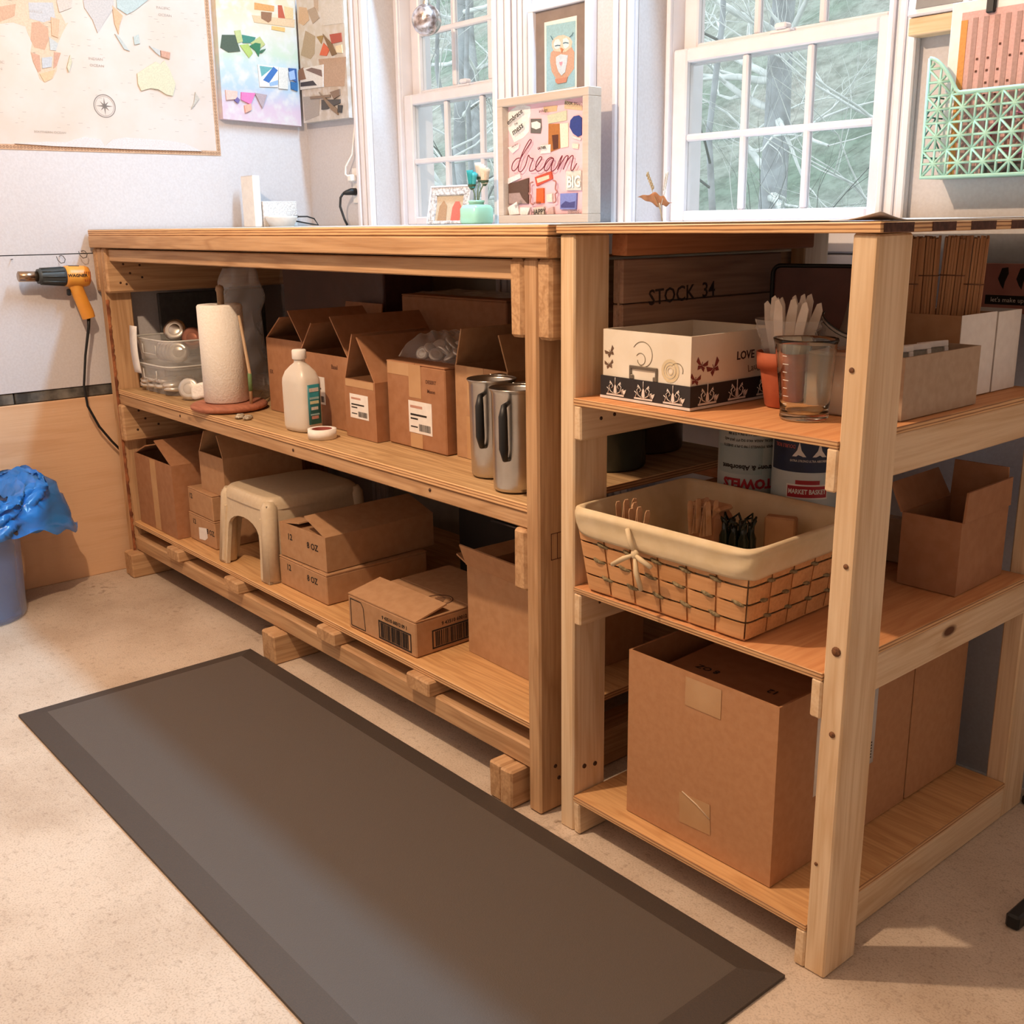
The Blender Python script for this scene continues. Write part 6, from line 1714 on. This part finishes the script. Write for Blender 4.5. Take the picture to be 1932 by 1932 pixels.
for (y, z), rx, ry in hp:
    for q in range(20):
        a = 2 * PI * q / 20
        vs.append((rx * math.cos(a), y + ry * math.sin(a), z + ry * .25 * math.sin(a)))
hn.add(vs, [(i * 20 + q, i * 20 + (q + 1) % 20, (i + 1) * 20 + (q + 1) % 20, (i + 1) * 20 + q) for i in range(len(hp) - 1) for q in range(20)], 0, True)
hn.add(vs[-20:], [list(range(20))])
hn.build('grip', M_GUN, t)
MB().cbox(-.006, .006, .036, .048, -.062, -.040, .003).build('trigger', M_BLACK, t)
lettering('WAGNER', .013, frame_right(.0349, .064, .003), M_INK, t, 'lettering', 1.1, .0004)
for q in range(4):
    MB().cbox(.0285, .0335, .086 + .006 * q, .0885 + .006 * q, -.016, .016, .0008).build('vent_slot', simple('vent_red', '9c4a20', .5), t)
MB().box(-.010, .012, .045, .078, .0325, .0348).build('rating_plate', flat('4a4440'), t)
MB().tube([(0, .100, -.130), (-.002, .098, -.165), (-.004, .080, -.260), (-.006, .068, -.360), (-.008, .075, -.430), (-.012, .110, -.505), (-.018, .150, -.560), (-.022, .20, -.62)], [.0065, .0052] + [.0042] * 6, 8).build('power_cord', M_BLACK, t)
M_WIRE = simple('grey_wire', '55504c', .4, .8)
def hook(label, y, z):
    o = MB().tube([(0, 0, 0), (.010, .003, .002), (.018, .006, .0), (.024, .010, -.010), (.030, .004, -.020), (.032, -.008, -.022), (.030, -.016, -.012), (.026, -.018, .000)], .0012, 6).build('wire_hook', M_WIRE, loc=(XL + .0005, y, z))
    tag(o, label, 'hook', 'wire hooks on the wall')
hook('thin wire hook in the wall beside the bench corner', -.045, 1.118)
hook('thin wire hook in the wall right above the heat gun', -.118, 1.104)
o = MB().tube([(0, 0, 0), (.016, .001, .001)], .0012, 6).build('wall_nail', M_WIRE, loc=(XL + .0005, -.27, 1.098)); tag(o, 'small nail in the wall above the heat gun nozzle', 'nail')

# ------------------------------------------------------------------ clear bin with a blue bag
t = thing('waste_bin', 'clear plastic waste bin standing against the plywood wall', 'bin', (-2.690, -.555, 0))
MB().lathe([(0, .002), (.128, .002), (.134, .010), (.146, .355), (.150, .360), (.147, .363), (.142, .355), (.130, .012), (0, .008)], 44).build('bin_wall', thin_plastic('bin_plastic', 'b4c6f0', clear=.74, rough=.15), t)
MB().cbox(.118, .152, .055, .105, .285, .300, .003).build('bin_latch', simple('latch_brown', '5c4a3e', .5), t)
M_BLUE = thin_plastic('blue_film', '2f7fd0', clear=.12, rough=.25)
cbb = crinkle(91, .010)
t = thing('blue_bin_bag', 'bright blue plastic bag lining the clear bin and spilling over its rim', 'bag', (-2.690, -.555, .012))
def inner(u, v):
    a = 2 * PI * u
    f = .108 + .020 * v + cbb(min(u, 1 - u) * 2, v * 1.5) * .6
    return (f * math.cos(a), f * math.sin(a), .345 * v)
MB().surf(inner, 60, 22, wrap=True).build('bag_lining', M_BLUE, t)
def skirt(u, v):
    a = 2 * PI * u
    flare = max(0, math.cos(a - PI / 2 - .35)) ** 3
    out = .132 + .026 * min(1, v * 6) + v * (.026 + .180 * flare) + cbb(min(u, 1 - u) * 2, v + 2) * 1.6 * min(1, v * 3)
    z = .356 + .012 * math.sin(PI * min(1, v * 6)) + .075 * math.sin(PI * min(1, v * 1.1)) * (.35 + .9 * flare) - v * v * (.085 + .06 * flare) + cbb(v * 2, min(u, 1 - u) * 3) * 1.6
    return (out * math.cos(a) * (1 - .25 * flare * v), out * math.sin(a), z)
MB().surf(skirt, 110, 20, wrap=True).build('bag_skirt', M_BLUE, t)

# black castor foot of furniture at the right edge
t = thing('black_stool_leg', 'black metal furniture foot at the right picture edge', 'furniture leg', (.178, .400, 0))
MB().cbox(-.012, .012, -.05, .06, .0, .028, .004).build('foot_bar', M_BLACK, t)
MB().tube([(0, .05, .02), (.10, .07, .5)], .012, 10).build('upright', M_BLACK, t)
o = MB().cbox(-.02, .02, -.03, .03, 0, .02, .004).build('floor_wedge', M_BLACK, loc=(.02, .80, 0.0)); tag(o, 'small black rubber wedge on the floor behind the shelf unit', 'wedge')

# ------------------------------------------------------------------ outdoors beyond the windows
m, nt, bs, out = new_mat('woodland_floor')
bs.inputs['Roughness'].default_value = .95
v_ = coords(nt, random_offset=False)
n1 = nd(nt, 'ShaderNodeTexNoise', Scale=.55, Detail=6.0); n2 = nd(nt, 'ShaderNodeTexNoise', Scale=5.0, Detail=9.0, Roughness=.75)
nt.links.new(v_, n1.inputs['Vector']); nt.links.new(v_, n2.inputs['Vector'])
r1 = ramp(nt, [(.35, '7a9080'), (.50, '9aa39a'), (.68, 'b5b3ac')]); nt.links.new(n1.outputs['Fac'], r1.inputs[0])
r2 = ramp(nt, [(.38, '5f6b63'), (.58, 'f0f4f2')]); nt.links.new(n2.outputs['Fac'], r2.inputs[0])
mx = nt.nodes.new('ShaderNodeMix'); mx.data_type = 'RGBA'; mx.blend_type = 'MULTIPLY'; mx.inputs['Factor'].default_value = .6
nt.links.new(r1.outputs[0], mx.inputs['A']); nt.links.new(r2.outputs[0], mx.inputs['B']); nt.links.new(mx.outputs['Result'], bs.inputs['Base Color'])
M_HILL = m
rh = random.Random(5)
def hillf(u, v):
    x = -30 + u * 42; y = 1.3 + v * 26
    h_ = -.6 + max(0, y - 3.0) * .62 + .35 * math.sin(x * .5 + 1) * v + .25 * math.sin(y * .9 + x * .3) * v
    return (x, y, h_)
hl = MB().surf(hillf, 60, 44).build('ground_hillside', M_HILL); tag(hl, kind='structure')

M_TRUNK = simple('tree_bark', 'aab0b4', .9, c2='858a8c', scale=7.0, bump=.4)
M_TWIG = simple('twig_bark', 'e2e6e4', .9, c2='c2c8c6', scale=9.0)
M_TWIGD = simple('twig_bark_dark', '6d7472', .9)
def limb(b_, p, d_, ln, r, depth, rg):
    pts = [p.copy()]; rs = [r]
    n_ = 5 if depth else 7
    for i in range(n_):
        d_ = (d_ + Vector((rg.uniform(-1, 1), rg.uniform(-1, 1), rg.uniform(-.6, .9))) * .32).normalized()
        p = p + d_ * (ln / n_)
        pts.append(p.copy()); rs.append(r * (1 - .75 * (i + 1) / n_))
        if depth < 3 and i >= 1 and rg.random() < .8:
            sd = (d_ + Vector((rg.uniform(-1, 1), rg.uniform(-1, 1), rg.uniform(-.5, .8)))).normalized()
            limb(b_, p, sd, ln * rg.uniform(.45, .7), rs[-1] * .6, depth + 1, rg)
    b_.tube(pts, rs, 5, caps=False)
def tree(label, x, y, h_, r, seed, n=7, dark=False):
    z = -.6 + max(0, y - 3.0) * .62
    t = thing('bare_tree', label, 'tree', (x, y, z - .2), group='bare trees outside')
    rg = random.Random(seed)
    pts = [Vector((0, 0, 0))]
    for i in range(8):
        pts.append(pts[-1] + Vector((rg.uniform(-.06, .06), rg.uniform(-.06, .06), h_ / 8)))
    MB().tube(pts, [r * (1 - .09 * i) for i in range(9)], 10).build('trunk', M_TRUNK, t)
    b_ = MB()
    for i in range(n):
        k = rg.uniform(.12, .98); q = pts[min(int(k * 8), 7)].lerp(pts[min(int(k * 8) + 1, 8)], (k * 8) % 1)
        a = rg.uniform(0, 2 * PI)
        limb(b_, q, Vector((math.cos(a), math.sin(a), rg.uniform(-.1, .7))).normalized(), rg.uniform(.9, 1.7), r * .28, 0, rg)
    b_.build('branches', M_TWIGD if dark else M_TWIG, t)
tree('bare grey tree nearest the second window, thick straight trunk', -3.95, 5.2, 5.0, .11, 1, 16)
tree('thin bare tree left of the thick trunk outside the second window', -5.6, 5.9, 5.0, .06, 2, 16)
tree('thin bare tree right of the thick trunk outside the second window', -2.3, 4.6, 4.5, .045, 3, 15)
tree('bare tree with bright twigs close to the second window', -2.3, 4.0, 3.6, .03, 4, 14)
tree('bare dark twigged tree outside the upper left of the second window', -3.2, 3.4, 4.4, .028, 5, 10, True)
tree('bare tree outside the first window with pale crossing branches', -6.3, 4.2, 4.6, .07, 6, 18)
tree('thin bare tree close outside the first window', -4.7, 3.1, 3.8, .03, 7, 14)
tree('bare tree farther up the hill behind the first window', -8.6, 6.2, 5.2, .09, 8, 16)
tree('bare tree farther up the hill between both windows', -6.6, 7.4, 5.6, .09, 9, 18)
tree('bare dark twigged tree outside the first window', -5.4, 3.6, 4.2, .03, 10, 10, True)
o = MB().tube([(-9, 4.0, 1.05), (-4, 3.55, .90), (0, 3.2, .85)], .006, 6).build('clothes_line', simple('blue_line', '9fb8d8', .6)); tag(o, 'thin pale blue line strung between trees outside the window', 'line')
